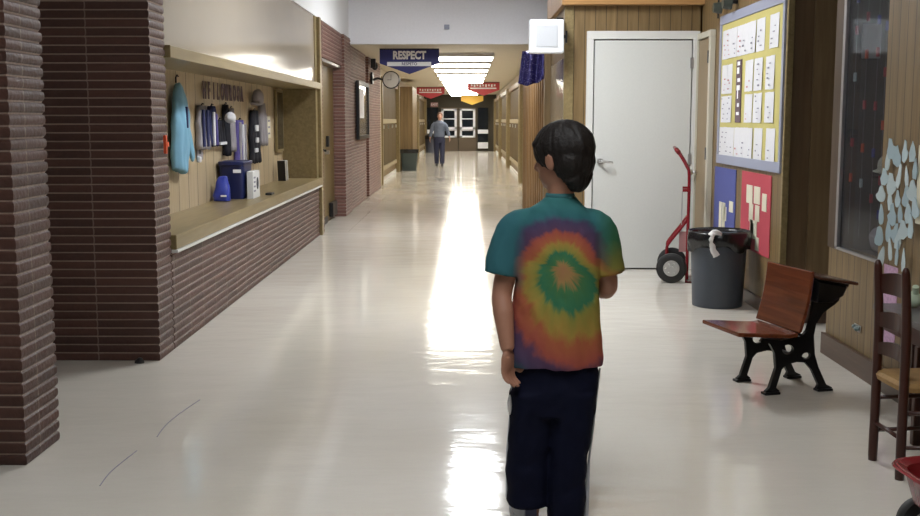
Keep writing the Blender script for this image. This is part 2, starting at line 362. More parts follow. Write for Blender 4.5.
def blob(mb, name, m, parent, voxel=.006, smooth_it=6, disp=None, loc=None):
    """voxel-union of closed shapes, smoothed: one continuous skin"""
    me = mb.mesh(name+'_raw'); o = bpy.data.objects.new(name+'_raw', me); SHC.objects.link(o)
    rm = o.modifiers.new('r', 'REMESH'); rm.mode = 'VOXEL'; rm.voxel_size = voxel
    sm = o.modifiers.new('s', 'SMOOTH'); sm.factor = .5; sm.iterations = smooth_it
    out = evalmesh(o, name); bpy.data.objects.remove(o); bpy.data.meshes.remove(me)
    if disp:
        moved = [v.co+v.normal*disp(v.co) for v in out.vertices]
        out.vertices.foreach_set('co', [q for c in moved for q in c]); out.update()
    return finish(out, name, m, parent, True, 0, loc)

def plate(outline, th, holes=(), spline=False):
    """flat shape with real thickness; outline in the x/z plane (x, z), thickness along y, centred"""
    cu = bpy.data.curves.new('p', 'CURVE'); cu.dimensions = '2D'; cu.fill_mode = 'BOTH'; cu.extrude = th/2
    for poly in [outline]+list(holes):
        sp = cu.splines.new('POLY'); sp.points.add(len(poly)-1); sp.use_cyclic_u = True
        for i, q in enumerate(poly): sp.points[i].co = (q[0], q[1], 0, 1)
    o = bpy.data.objects.new('p', cu); SHC.objects.link(o); me = evalmesh(o, 'plate'); bpy.data.objects.remove(o); bpy.data.curves.remove(cu)
    me.transform(Matrix.Rotation(PI/2, 4, 'X'))
    return me
def rounded(pts, it=2):
    for _ in range(it):
        q = []
        for i, p in enumerate(pts):
            n_ = pts[(i+1) % len(pts)]; q += [(p[0]*.75+n_[0]*.25, p[1]*.75+n_[1]*.25), (p[0]*.25+n_[0]*.75, p[1]*.25+n_[1]*.75)]
        pts = q
    return pts
def text(body, size, th, m, name, parent=None, loc=(0, 0, 0), rot=(PI/2, 0, 0), sx=1.0, bold=0.0, align='CENTER'):
    cu = bpy.data.curves.new('t', 'FONT'); cu.body = body; cu.size = size; cu.extrude = th; cu.align_x = align; cu.align_y = 'CENTER'; cu.offset = bold
    cu.resolution_u = 3
    o = bpy.data.objects.new('t', cu); SHC.objects.link(o); me = evalmesh(o, name); bpy.data.objects.remove(o); bpy.data.curves.remove(cu)
    me.transform(Matrix.Diagonal((sx, 1, 1, 1)))
    ob = finish(me, name, m, parent, False, 0, loc); ob.rotation_euler = rot
    return ob

def tag(o, label, cat, group=None, kind=None):
    o['label'] = label; o['category'] = cat
    if group: o['group'] = group
    if kind: o['kind'] = kind
    return o
def thing(name, label, cat, loc=(0, 0, 0), rz=0, group=None):
    o = bpy.data.objects.new(name, None); C.objects.link(o); o.empty_display_size = .1
    o.location = loc; o.rotation_euler = (0, 0, rz)
    return tag(o, label, cat, group)
def struct(o, label=None):
    o['kind'] = 'structure'
    if label: o['label'] = label
    return o
def copy_tree(o, parent=None):
    c = o.copy(); C.objects.link(c)
    if parent: c.parent = parent
    for ch in list(o.children): copy_tree(ch, c)
    return c

def brick_block(name, foot, z0, z1, m, pitch=.05, amp=.0068, seg=8):
    """brickwork whose courses bulge; foot = CCW footprint, each corner is mitred outwards"""
    n = len(foot); offs = []
    for i in range(n):
        p, a, b_ = Vector(foot[i]), Vector(foot[i-1]), Vector(foot[(i+1) % n])
        e1 = (p-a).normalized(); e2 = (b_-p).normalized()
        n1 = Vector((e1.y, -e1.x)); n2 = Vector((e2.y, -e2.x)); d = n1+n2
        offs.append(d/(1+n1.dot(n2)))
    zs = []
    k = 0
    while True:
        for j in range(seg):
            z = z0+(k+j/seg)*pitch
            if z > z1: break
            t = j/seg
            zs.append((z, amp*(math.sin(PI*min(1, t/.86))**.4 if t < .86 else 0) - (.003 if t >= .86 else 0)))
        k += 1
        if z0+k*pitch > z1: break
    zs.append((z1, 0))
    mb = MB()
    # subdivide long edges so the courses wander a little
    ring0 = []
    for i in range(n):
        p, q = Vector(foot[i]), Vector(foot[(i+1) % n]); L = (q-p).length; s_ = max(1, int(L/.185))
        for j in range(s_):
            t = j/s_; ring0.append((p.lerp(q, t), offs[i] if j == 0 else None, (q-p).normalized()))
    rings = []
    for z, d in zs:
        rg = []
        kz = int((z-z0)/pitch+.001)
        for p, o_, e_ in ring0:
            nn = o_ if o_ is not None else Vector((e_.y, -e_.x)); 
            dd = d*(1+.35*noise.noise(Vector((p.x*5, p.y*5, kz*3.1))))
            dd -= amp; rg.append((p.x+nn.x*dd, p.y+nn.y*dd, z))
        rings.append(rg)
    mb.ring_loft(rings)
    return struct(mb.build(name, m))

# ============================================================ THE SETTING
LX, RX = -1.82, 2.2
struct(MB().box(-6, -4.5, -.05, 6, 51.4, 0).build('floor', 'floor'))
struct(MB().box(-1.82, -4.5, 3.42, 6, 17.6, 3.5).build('ceiling', 'plaster'))
struct(MB().box(-2.5, 17.3, 2.58, 3.4, 51.2, 2.7).build('ceiling', 'beige_ceiling'))
struct(MB().box(LX, 17.2, 2.58, 6, 17.35, 3.42).build('trim_1', 'plaster'), 'white bulkhead across the lobby above the corridor mouth')
struct(MB().box(-6, -4.5, 2.66, LX, 17.35, 3.5).build('trim_2', 'soffit', bevel=.004), 'white soffit above the brick wall')
struct(MB().box(-6, -4.6, 0, 6, -4.5, 3.5).build('wall_back', 'plaster'))
# left brick: free pier, return wall, wall under the display, pier, far brick
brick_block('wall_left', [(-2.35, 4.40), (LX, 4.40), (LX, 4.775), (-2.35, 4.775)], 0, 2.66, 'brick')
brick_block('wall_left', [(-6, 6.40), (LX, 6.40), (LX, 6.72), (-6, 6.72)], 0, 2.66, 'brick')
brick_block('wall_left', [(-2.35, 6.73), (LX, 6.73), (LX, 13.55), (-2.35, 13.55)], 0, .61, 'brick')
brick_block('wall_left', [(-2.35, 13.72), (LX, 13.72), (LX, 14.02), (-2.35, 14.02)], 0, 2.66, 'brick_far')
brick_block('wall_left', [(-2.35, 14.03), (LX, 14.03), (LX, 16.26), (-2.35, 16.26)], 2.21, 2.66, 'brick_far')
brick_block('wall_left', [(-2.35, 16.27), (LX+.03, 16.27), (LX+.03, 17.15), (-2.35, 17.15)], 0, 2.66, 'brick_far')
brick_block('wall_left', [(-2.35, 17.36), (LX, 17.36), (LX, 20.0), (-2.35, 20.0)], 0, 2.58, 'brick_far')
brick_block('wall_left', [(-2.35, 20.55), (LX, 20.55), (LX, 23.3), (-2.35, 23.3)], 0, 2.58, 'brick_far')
struct(MB().box(-2.3, 20.0, 0, -1.98, 20.55, 2.58).build('wall_left', 'panel_dark'), 'dark slot between two stretches of brick')
struct(MB().box(-6, -4.5, 0, -5.9, 6.4, 2.66).build('wall_left', 'plaster'))
# alcove of the display: back, ends, top, header, trims
struct(MB().box(-2.35, 6.73, .61, -2.24, 13.6, 2.66).build('wall_left', 'case_wood'), 'tan board back of the display alcove')
struct(MB().box(-2.24, 13.42, .70, LX-.01, 13.6, 2.66).build('wall_left', 'trim'))
struct(MB().box(-2.24, 6.73, 1.87, LX-.02, 13.42, 2.66).build('wall_left', 'header'), 'glossy beige panel above the display alcove')
t_ = struct(MB().box(-2.24, 6.73, 1.795, LX+.03, 13.58, 1.87).build('trim_3', 'trim', bevel=.004))
struct(MB().box(-2.24, 6.73, .625, LX+.03, 13.58, .716).build('trim_4', 'trim', bevel=.006), 'tan wooden ledge of the display alcove')
struct(MB().box(-2.1, 6.73, .606, LX+.036, 13.58, .624).build('trim_5', 'frame_white'))
struct(MB().box(-2.24, 13.58, 0, LX+.03, 13.72, 2.66).build('trim_6', 'trim', bevel=.004))
# brown double door on the left
d2 = struct(MB().box(-2.02, 14.03, 0, -1.96, 16.26, 2.17).build('door_2', mat('olive brown door paint', (.14, .092, .028), .4, noise_s=2, noise_a=.08), bevel=.003), 'brown metal door in the brick wall')
MB().box(-1.99, 14.03, 2.17, -1.85, 16.26, 2.205).build('top_frame', 'chrome', d2)
mb = MB().box(-1.96, 14.55, .88, -1.945, 14.68, 1.12); mb.tube([(-1.94, 14.62, 1.02), (-1.88, 14.62, 1.02), (-1.86, 14.5, 1.02)], .016); mb.build('door_handle', 'black', d2)
MB().box(-1.96, 15.35, 1.05, -1.92, 15.5, 1.2).build('panic_latch', 'black', d2, bevel=.006)
MB().box(-1.96, 15.2, .95, -1.90, 15.28, 1.0).build('pull', 'chrome', d2)
MB().box(-1.96, 14.05, .0, -1.94, 15.3, .09).build('kick_plate', 'black', d2)
MB().box(-1.96, 15.6, .05, -1.90, 16.1, .25).build('door_vent', 'black', d2, bevel=.01)
# far left and far right walls of the corridor
struct(MB().box(-2.5, 23.3, 0, -1.98, 51, 2.58).build('wall_left', 'beige_ceiling'))
struct(MB().box(1.34, 17.36, 0, 1.9, 51, 2.58).build('wall_right', 'beige_ceiling'))
struct(MB().box(-1.98, 23.3, 0, -1.93, 51, .10).build('baseboard_left', 'frame_white'))
struct(MB().box(1.26, 17.3, 0, 1.34, 51, .09).build('baseboard_right', 'frame_white'))
# right block with the white door
struct(MB().box(.92, 10.5, 0, 1.123, 12.3, 2.48).box(1.123, 10.5, 2.244, 2.2, 10.66, 2.48).box(2.185, 10.5, 0, 2.26, 10.66, 2.48).build('wall_right', 'panel'), 'honey wood panelling around the white door')
struct(MB().box(.92, 12.3, 0, 1.02, 17.2, 2.40).build('wall_right', 'panel'), 'wood panelled side of the block beside the corridor')
struct(MB().box(1.02, 10.9, 0, 2.4, 17.2, 2.40).build('wall_right', 'panel_dark'))
struct(MB().box(.912, 10.485, 0, 1.0, 10.56, 2.48).build('trim_7', 'trim', bevel=.004))
struct(MB().box(.88, 10.40, 2.48, 2.2, 10.52, 2.95).build('trim_8', 'fascia', bevel=.004), 'orange wood fascia above the white door')
struct(MB().box(.88, 10.52, 2.48, 2.3, 12.3, 2.95).build('trim_9', 'fascia_v'))
mb = MB()
for i in range(13): mb.box(.862, 12.45+i*.38, 0, .92, 12.53+i*.38, 2.38)
struct(mb.build('trim_10', 'batten', bevel=.006), 'upright wooden battens on the panelled side wall')
struct(MB().box(.85, 12.18, 0, .92, 12.34, 2.47).build('trim_11', 'panel', bevel=.004))
struct(MB().box(.915, 10.56, .0, .921, 12.18, 2.0).build('trim_12', 'header'), 'glossy side panel next to the corner')
d1 = struct(MB().box(1.196, 10.47, .012, 2.106, 10.515, 2.158).build('door_1', 'door_white', bevel=.003), 'large white door')
mb = MB().box(1.122, 10.46, 0, 1.186, 10.53, 2.17).box(2.116, 10.46, 0, 2.178, 10.53, 2.17).box(1.122, 10.46, 2.2451-.075, 2.178, 10.53, 2.245)
mb.build('door_frame', 'frame_white', d1, bevel=.004)
MB().box(1.186, 10.525, 0, 2.116, 10.56, 2.17).build('door_gap', 'black', d1)
h_ = MB(); h_.cyl((1.262, 10.47, 1.03), (1.262, 10.455, 1.03), .032); h_.tube([(1.262, 10.46, 1.03), (1.262, 10.41, 1.03), (1.30, 10.40, 1.03), (1.375, 10.405, 1.022)], [.014, .013, .012, .009], smooth=4)
h_.build('door_handle', 'chrome', d1, 'auto')
for z in (.35, 1.05, 1.95): MB().box(2.09, 10.455, z-.05, 2.122, 10.47, z+.05).build('hinge', 'alu', d1)
# right wall: behind the narrow door and board
struct(MB().box(RX, 7.695, 0, 2.34, 10.5, 3.42).build('wall_right', 'panel'), 'honey panelled wall carrying the notice board')
struct(MB().box(2.19, 7.655, 0, 2.235, 7.695, 3.42).build('trim_13', 'trim', bevel=.004))
struct(MB().box(2.235, 7.69, 0, 4, 7.9, 3.42).build('wall_right', 'recess'), 'dark wood wall of the recess')
d3 = struct(MB().box(2.38, 7.67, .0, 3.05, 7.69, 3.42).build('door_3', 'panel_mid'), 'brown door panel in the dark recess')
MB().box(2.55, 7.664, 0, 2.557, 7.671, 3.42).build('seam', 'ink', d3)
struct(MB().box(2.236, 7.645, 0, 4, 7.669, .13).build('baseboard_right', 'base_wood'))
struct(MB().box(2.185, 7.74, 0, 2.2, 9.8, .1).build('baseboard_right', 'base_wood'))
# narrow brown door with a white frame
d4 = struct(MB().box(2.165, 9.98, .01, 2.199, 10.44, 2.15).build('door_4', 'panel_mid', bevel=.003), 'narrow brown door in a white frame')
d4.data.materials[0] = mat('light brown door', (.26, .185, .10), .4, noise_s=3, noise_a=.08)
MB().box(2.15, 9.90, 0, 2.199, 9.965, 2.16).box(2.15, 10.45, 0, 2.199, 10.50, 2.16).box(2.15, 9.90, 2.16, 2.199, 10.50, 2.215).build('door_frame', mat('cream frame', (.55, .52, .43), .45), d4, bevel=.004)
for z in (.25, 1.12, 1.98): MB().box(2.145, 9.955, z-.055, 2.168, 9.99, z+.055).build('hinge', 'black', d4)
k_ = MB(); k_.cyl((2.165, 10.39, .93), (2.12, 10.39, .93), .012); k_.ball((2.10, 10.39, .93), .03, .03, .03); k_.build('door_knob', 'chrome', d4, True)
# display case wall near right
struct(MB().box(RX, -4.5, 0, 2.30, 6.65, .66).box(RX, -4.5, .66, 2.30, 5.86, 3.42).box(RX, 5.86, 2.75, 2.30, 6.65, 3.42).build('wall_right', 'panel'), 'honey panelled wall on the near right')
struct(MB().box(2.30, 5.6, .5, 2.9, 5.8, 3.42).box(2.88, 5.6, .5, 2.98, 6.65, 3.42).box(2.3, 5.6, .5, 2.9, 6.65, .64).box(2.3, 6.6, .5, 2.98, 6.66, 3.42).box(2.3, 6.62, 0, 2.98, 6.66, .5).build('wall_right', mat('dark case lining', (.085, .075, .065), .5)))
struct(MB().box(2.175, -4.5, 0, 2.199, 6.665, .13).build('baseboard_right', 'base_wood', bevel=.004))
wn = struct(MB().box(2.19, 6.49, .66, 2.21, 6.53, 2.75).box(2.19, 5.86, .66, 2.21, 6.53, .675).build('window_1', 'alu'), 'aluminium framed glass of the built-in display case')
MB().box(2.206, 5.87, .675, 2.212, 6.49, 2.75).build('pane', 'glass', wn)
struct(MB().box(2.19, 6.53, .66, 2.30, 6.655, 2.9).build('trim_14', 'panel_dark'))
# end wall with doors
struct(MB().box(-2.5, 51.0, 0, 1.9, 51.2, 2.58).build('wall_far', 'endwall'))
def far_door(nm, x0, x1, lab):
    d = struct(MB().box(x0, 50.93, 0, x1, 50.99, 1.98).build(nm, 'door_far', bevel=.005), lab)
    mb = MB()
    w_ = .10; za, zb = .62, 1.93
    mb.box(x0+.05, 50.90, za, x1-.05, 50.93, za+.08).box(x0+.05, 50.90, zb-.08, x1-.05, 50.93, zb).box(x0+.05, 50.90, za, x0+.05+w_, 50.93, zb).box(x1-.05-w_, 50.90, za, x1-.05, 50.93, zb).box(x0+.05, 50.90, .98, x1-.05, 50.93, 1.10).box(x0+.05, 50.90, 1.45, x1-.05, 50.93, 1.49)
    mb.build('window_frame', 'white_metal', d)
    MB().box(x0+.15, 50.915, za+.05, x1-.15, 50.932, zb-.05).build('pane', 'glass_dark', d)
    MB().box(x0+.1, 50.86, .93, x1-.1, 50.90, .97).build('push_bar', 'alu', d)
far_door('door_5', -1.23, -.42, 'left glazed door at the far end')
far_door('door_6', -.38, .43, 'right glazed door at the far end')
for nm, x0, x1 in (('window_2', -1.86, -1.28), ('window_3', .47, 1.0)):
    wv = struct(MB().box(x0, 50.93, .1, x1, 50.99, 2.0).build(nm, 'endwall'), 'dark side window beside the far doors')
    MB().box(x0+.03, 50.915, .1, x1-.03, 50.932, 1.98).build('pane', 'glass_dark', wv)
    MB().box(x0+.03, 50.90, .80, x1-.03, 50.93, .98).box(x0+.03, 50.90, .12, x1-.03, 50.93, .40 if x0 > 0 else .15).build('rail', 'white_metal', wv)

# ---------------------------------------------- lamps
def lamp(kind, x, y, z, label, group, wx=1.15, wy=.75):
    t = thing('ceiling_lamp', label, 'lamp', (x, y, z), 0, group)
    MB().box(-wx/2-.03, -wy/2-.03, -.075, wx/2+.03, wy/2+.03, -.001).build('housing', 'lamp_body', t)
    MB().box(-wx/2, -wy/2, -.10, wx/2, wy/2, -.076).build('diffuser', kind, t)
    return t
L0 = lamp('lamp_far', -.13, 19.8, 2.58, 'bright crosswise ceiling lamp nearest above the corridor mouth', 'corridor ceiling lamps')
for i in range(1, 13):
    c = copy_tree(L0); c.location = (-.13, 19.8+i*2.45, 2.58)
    c['label'] = 'bright crosswise ceiling lamp in the row running down the corridor'
L0['label'] = 'bright crosswise ceiling lamp closest to the blue hanging sign'
for x, y, l in ((0.1, 14.0, 'lamp_near'), (.1, 8.6, 'lamp_near'), (.1, 2.2, 'lamp_fill')):  # last one is an unseen lamp added to fill the foreground
    lamp(l, x, y, 3.42, 'long unseen fluorescent lamp on the high lobby ceiling', 'lobby ceiling lamps', .5, 1.5)

# ============================================================ CORRIDOR CABINET BAYS
def bay(side, y0, y1, z1, label, depth=.0):
    X = -1.93 if side < 0 else 1.27
    t = thing('cabinet_bay', label, 'cabinet', (X, (y0+y1)/2, 0), 0, 'wooden cabinet bays on the %s of the corridor' % ('left' if side < 0 else 'right'))
    h = (y1-y0)/2; s = side
    def bx(mb, xa, xb, a, b_, c, d): mb.box(min(s*xa, s*xb), a, c, max(s*xa, s*xb), b_, d); return mb
    bx(MB(), .02, .06, -h, h, .1, z1).build('back_panel', 'panel', t)
    bx(MB(), -.10, .02, -h, -h+.14, 0, z1).build('post', 'trim', t, bevel=.006)
    bx(MB(), -.10, .02, h-.14, h, 0, z1).build('post', 'trim', t, bevel=.006)
    bx(MB(), -.02, .02, -h+.14, h-.14, 1.34, 1.44).build('rail', 'rail_light', t, bevel=.004)
    bx(MB(), -.02, .02, -h+.14, h-.14, .26, .36).build('rail', 'rail_light', t, bevel=.004)
    bx(MB(), -.06, .02, -h+.14, h-.14, z1-.12, z1).build('cornice', 'panel', t, bevel=.004)
    n = 4; w_ = (2*h-.28)/n
    for k in range(n):
        d = bx(MB(), -.005, .02, -h+.14+k*w_+.01, -h+.14+(k+1)*w_-.01, 1.45, z1-.13).build('upper_door', 'brown_paint', t, bevel=.004)
        d = bx(MB(), -.005, .02, -h+.14+k*w_+.01, -h+.14+(k+1)*w_-.01, .37, 1.33).build('lower_door', 'brown_paint', t, bevel=.004)
        y = -h+.14+(k+.85)*w_
        bx(MB(), -.03, -.005, y-.02, y+.02, 1.22, 1.30).build('handle', 'chrome', d)
    return t
M['rail_light'] = mat('pale rail', (.36, .30, .19), .45, spec=.3)
rn_ = ['first', 'second', 'third', 'fourth']
for i, y in enumerate((17.5, 25.2, 33.2, 41.2)):
    bay(1, y+.0, y+7.4, 2.33, '%s wooden cabinet bay along the right side of the corridor' % ['closest', 'second closest', 'third closest', 'farthest'][i])
bay(-1, 24.1, 30.2, 2.36, 'wooden cabinet bay between the brick wall and the grey corridor bin')
bay(-1, 34.6, 41.6, 2.36, 'wooden cabinet bay behind the wood pier on the left')
bay(-1, 42.4, 50.2, 2.36, 'farthest wooden cabinet bay on the left of the corridor')
struct(MB().box(-1.98, 31.6, 0, -1.55, 34.3, 2.36).build('trim_15', 'panel'), 'projecting wooden pier behind the corridor bin')
struct(MB().box(-1.98, 23.3, 0, -1.86, 24.05, 2.58).build('trim_16', 'rail_light'))

# ============================================================ SIGNS HANGING IN THE CORRIDOR
def pennant(x, y, m, label, w_=.96, h1=.22, h2=.39, zt=2.5, words=None, scribble=False):
    t = thing('hanging_sign', label, 'sign', (x, y, zt))
    fin = plate([(-w_/2, 0), (-w_/2, -h1), (0, -h2), (w_/2, -h1), (w_/2, 0)], .02)
    finish(fin, 'board', m, t)
    MB().box(-w_/2, -.014, -.002, w_/2, .014, .018).build('top_rail', 'black', t)
    for s in (-1, 1): MB().cyl((s*w_*.4, 0, .015), (s*w_*.4, 0, 2.58-zt), .004, n=8).build('cord', 'alu', t)
    if words:
        text(words[0], .172, .003, 'white_letter', 'lettering', t, (0, -.013, -.095), sx=.80, bold=.008)
        st = MB().box(-.36, -.0125, -.262, .35, -.0102, -.196).build('white_strip', 'white_letter', t)
        text(words[1], .066, .002, 'navy_sign', 'lettering', st, (0, -.0145, -.229), sx=.95, bold=.001)
    if scribble:
        for k in range(9):
            MB().box(-w_*.4+k*w_*.09, -.013, -.11-.02*(k % 2), -w_*.4+k*w_*.09+.05, -.0102, -.05).build('lettering', 'white_letter', t)
        MB().box(-w_*.42, -.0125, -.19, w_*.4, -.0102, -.15).build('white_strip', 'white_letter', t)
    return t
pennant(-.93, 18.0, 'navy_sign', 'navy blue pennant sign reading RESPECT hanging at the corridor mouth', words=('RESPECT', 'RESPETO'), zt=2.545)
pennant(.50, 33.6, 'red_sign', 'red pennant sign hanging on the right of the lit ceiling', scribble=True, zt=2.54)
pennant(-1.26, 38.5, 'red_sign', 'red pennant sign hanging on the left, above the walking person', scribble=True, zt=2.54)
pennant(.22, 48.0, 'yellow_sign', 'yellow pennant sign hanging before the far doors', zt=2.46)
# exit sign
t = thing('exit_sign', 'small dull red lit box sign above the left side window at the far end', 'sign', (-1.5, 50.9, 2.12))
MB().box(-.17, -.04, -.1, .17, .09, .1).build('box', 'exit', t, bevel=.01)
text('EXIT', .15, .003, 'white_letter', 'lettering', t, (0, -.045, 0))

# double faced clock on the left brick corner
t = thing('wall_clock', 'round double faced clock on a black bracket from the brick wall', 'clock', (-1.80, 21.0, 2.17))
mb = MB().box(-.01, -.12, -.08, .03, .12, .14); mb.build('wall_plate', 'black', t, bevel=.01)
MB().tube([(.03, 0, 0), (.12, 0, .03), (.22, 0, 0)], .022, smooth=4).build('arm', 'black', t)
MB().cyl((.37, -.05, 0), (.37, .05, 0), .165, n=36).build('case', 'black', t, 'auto')
f_ = MB().cyl((.37, -.056, 0), (.37, -.0505, 0), .145, n=36).build('face', 'clockface', t)
MB().box(.366, -.06, -.005, .374, -.057, .10).build('hand', 'ink', f_); MB().box(.30, -.063, -.005, .374, -.060, .004).build('hand', 'ink', f_)
# framed case in the brick
t = thing('wall_picture', 'tall framed poster behind glass on the left brick wall', 'picture', (LX+.015, 19.0, 1.10))
MB().box(.0, -.93, 0, .05, -.86, .96).box(.0, .86, 0, .05, .93, .96).box(.0, -.86, 0, .05, .86, .06).box(.0, -.86, .90, .05, .86, .96).build('frame', 'black', t)
MB().box(0, -.86, .06, .02, .86, .90).build('poster', 'picture', t)
MB().box(.021, -.55, .35, .024, .2, .84).build('sheet', 'paper', t)  # white patch stands in for a reflection on the picture's glass
# dark fitting above
tag(MB().box(-1.79, 20.7, 2.38, -1.70, 20.9, 2.55).ball((-1.72, 20.8, 2.42), .06, .06, .08).build('alarm_bell', 'black', smooth='auto'), 'small dark alarm fitting on brick above the round clock', 'alarm')

tag(MB().box(-.35, 17.14, 2.80, -.27, 17.2, 2.87).build('wall_sensor', 'boardframe', bevel=.006), 'small grey box on the white bulkhead above the blue sign', 'sensor')
# speaker on the block corner
t = thing('wall_speaker', 'square white loudspeaker on a black bracket beside the white door', 'speaker', (.73, 10.30, 2.18), math.radians(0))
MB().box(-.158, -.05, -.15, .158, .10, .155).build('case', 'speaker_white', t, bevel=.012)
MB().box(-.098, -.058, -.095, .098, -.05, .10).build('grille', 'speaker_grille', t, bevel=.003)
MB().box(.158, -.01, -.015, .176, .03, .015).build('bracket_arm', 'black', t); MB().box(.175, .0, -.055, .192, .03, .055).build('bracket', 'black', t)
MB().box(.10, .08, .155, .16, .30, .18).build('bracket', 'black', t)
# sequinned cloth
mb = MB(); pts = []
N = 14
front, back = [], []
for i in range(N+1):
    u = i/N; xx = -.175+.35*u
    zb = -.37+.10*max(0, u-.45)/.55+.012*math.sin(u*17)-(.0 if u > .05 else -.02)
    front.append((xx, -.03+.035*math.sin(u*14), zb)); back.append((xx+.0, -.03+.035*math.sin(u*14+.4), 0))
rings = [[(p[0]*(1.0 if k else 1), p[1], p[2]+(q[2]-p[2])*k/8) for p, q in zip(front, back)] for k in range(9)]
vs = []; fs = []
for k in range(9):
    sh = .04*(k/8)
    for p in rings[k]: vs.append((p[0]*(1-.12*k/8)+sh*.6, p[1]+.01*math.sin(k*2+p[0]*20), p[2]))
for k in range(8):
    for i in range(N): a = k*(N+1)+i; fs.append((a, a+1, a+N+2, a+N+1))
mb.add(vs, fs); me = mb.mesh('cloth')
o = finish(me, 'sequinned_drape', 'navy_foil', None, True, 0, (.742, 12.4, 2.175)); sd = o.modifiers.new('s', 'SOLIDIFY'); sd.thickness = .012
tag(o, 'purple blue glittery cloth hanging under the white loudspeaker', 'drape')

# ============================================================ DISPLAY ALCOVE
AX = -2.235   # just off the back boards
def garment(name, mb, m, label, cat='garment', loc=(0, 0, 0), voxel=.012, it=5, group=None):
    o = blob(mb, name, m, None, voxel, it, disp=lambda c: .006*noise.noise(c*22))
    return tag(o, label, cat, group)
# light blue robe/jacket
t = thing('hanging_coat', 'long light blue coat hanging nearest the brick end of the alcove', 'coat', (AX, 8.42, 0))
mb = MB().tube([(.06, .0, 1.70), (.07, .02, 1.55), (.07, .02, 1.35), (.06, 0, 1.2), (.06, -.03, 1.03)], [.05, .15, .19, .19, .16], smooth=4)
mb.tube([(.06, .08, 1.6), (.06, .24, 1.45), (.06, .36, 1.22), (.06, .42, 1.10)], [.05, .06, .06, .045], smooth=4)
mb.v = [(max(.008, .04+(v[0]-.06)*.33), v[1], v[2]) for v in mb.v]
blob(mb, 'cloth', 'lightblue', t, .012, 4, disp=lambda c: .016*noise.noise(Vector((c.x*9, c.y*17, c.z*6))))
MB().tube([(.03, 0, 1.70), (.03, 0, 1.74), (.04, 0, 1.76), (.05, 0, 1.745)], .006).build('hanger_hook', 'ink', t)
MB().box(.09, .02, 1.36, .105, .05, 1.52).build('dark_placket', 'navycloth', t)
MB().box(.07, .40, 1.08, .10, .46, 1.13).build('cuff', 'whitecloth', t, bevel=.01)
# group of hanging clothes
def hung(nm, y0, y1, z0, z1, m, label, cat, stripes=None, th=.05, skew=0, fold=5):
    t = thing(nm, label, cat, (AX, (y0+y1)/2, z0))
    h = (y1-y0)/2; H_ = z1-z0; n = 22; mb = MB(); rings = []
    for k in range(9):
        z = H_*k/8; w2 = h*(.95-.42*max(0, (k-5)/3)**1.5+.07*math.sin(k*1.7+y0*9)); f = .004+th*.35*(1-.5*k/8); rg = []
        for j in range(n): rg.append((.012+th*.5+f*math.sin(j/n*2*PI*fold*.5+k*.3), -w2+2*w2*j/(n-1)+skew*k/8, z+.012*math.sin(j*1.3)*(k == 0)))
        for j in reversed(range(n)): rg.append((.006, -w2+2*w2*j/(n-1)+skew*k/8, z))
        rings.append(rg)
    mb.ring_loft(rings); mb.build('cloth', m, t, True)
    if stripes:
        for (a, b_, c, d, mm) in stripes: MB().box(.02+th*.5, -h+2*h*a, H_*c, .03+th*.7, -h+2*h*b_, H_*d).build('patch', mm, t, bevel=.006)
    MB().tube([(.01, skew, H_-.02), (.03, skew, H_+.02), (.04, skew, H_+.01)], .006, n=8).build('hook', 'ink', t)
    return t
hung('hanging_shirt', 9.07, 9.42, 1.18, 1.54, 'greycloth', 'grey and navy striped shirt hanging beside the blue coat', 'shirt', [(.2, .35, .05, .9, 'navycloth'), (.6, .75, .05, .9, 'navycloth')])
hung('hanging_shirt', 9.44, 9.74, 1.20, 1.54, 'navycloth', 'navy shirt with pale stripes hanging left of the white cap', 'shirt', [(.25, .4, .0, .85, 'whitecloth'), (.6, .68, 0, .8, 'purplecloth')])
hung('hanging_shirt', 9.76, 10.0, 1.20, 1.42, 'blackcloth', 'small black shirt with white hem under the white cap', 'shirt', [(0, 1, 0, .12, 'whitecloth')])
tag(garment('cap', MB().ball((AX+.12, 9.90, 1.44), .05, .08, .05).box(AX+.08, 9.94, 1.40, AX+.15, 10.0, 1.42), 'whitecloth', 'white cap hanging among the clothes in the alcove', 'cap', voxel=.008), 'white cap hanging among the clothes in the alcove', 'cap')
hung('hanging_scarf', 10.06, 10.22, 1.10, 1.56, 'blackcloth', 'long narrow black scarf hanging below the wall lettering', 'scarf')
hung('hanging_scarf', 10.28, 10.46, 1.13, 1.53, 'greycloth', 'pale grey scarf hanging right of the narrow black one', 'scarf')

hung('hanging_shirt', 10.55, 10.95, 1.00, 1.42, 'purplecloth', 'purple and grey striped shirt hanging above the navy storage bin', 'shirt', [(.15, .3, 0, .95, 'greycloth'), (.5, .6, 0, .9, 'whitecloth'), (.75, .85, 0, .9, 'greycloth')])
hung('hanging_jacket', 11.28, 11.72, .98, 1.52, 'blackcloth', 'black jacket with white patches hanging under the grey hat', 'jacket', [(.3, .6, .60, .72, 'whitecloth'), (.35, .6, .38, .48, 'whitecloth'), (.2, .5, .2, .28, 'whitecloth')])
hung('hanging_shirt', 11.76, 12.15, 1.15, 1.60, 'greycloth', 'faded grey shirt hanging right of the black jacket', 'shirt')
tag(garment('hat', MB().ball((AX+.07, 11.5, 1.65), .06, .12, .09).box(AX+.01, 11.38, 1.575, AX+.11, 11.62, 1.60), 'greycloth', '', 'hat', voxel=.01), 'grey knitted hat hanging above the black jacket', 'hat')
t = thing('mirror', 'tall narrow dark mirror at the far end of the alcove', 'mirror', (AX, 13.05, 1.05))
MB().box(.005, -.22, 0, .035, .22, .72).build('frame', 'trim', t)
MB().box(.034, -.19, .03, .037, .19, .69).build('mirror_glass', mat('mirror glass', (.18, .18, .16), .1, .9), t)
MB().box(.0375, -.06, .08, .042, .02, .5).build('clothing_strip', 'redpaper', t) if False else None
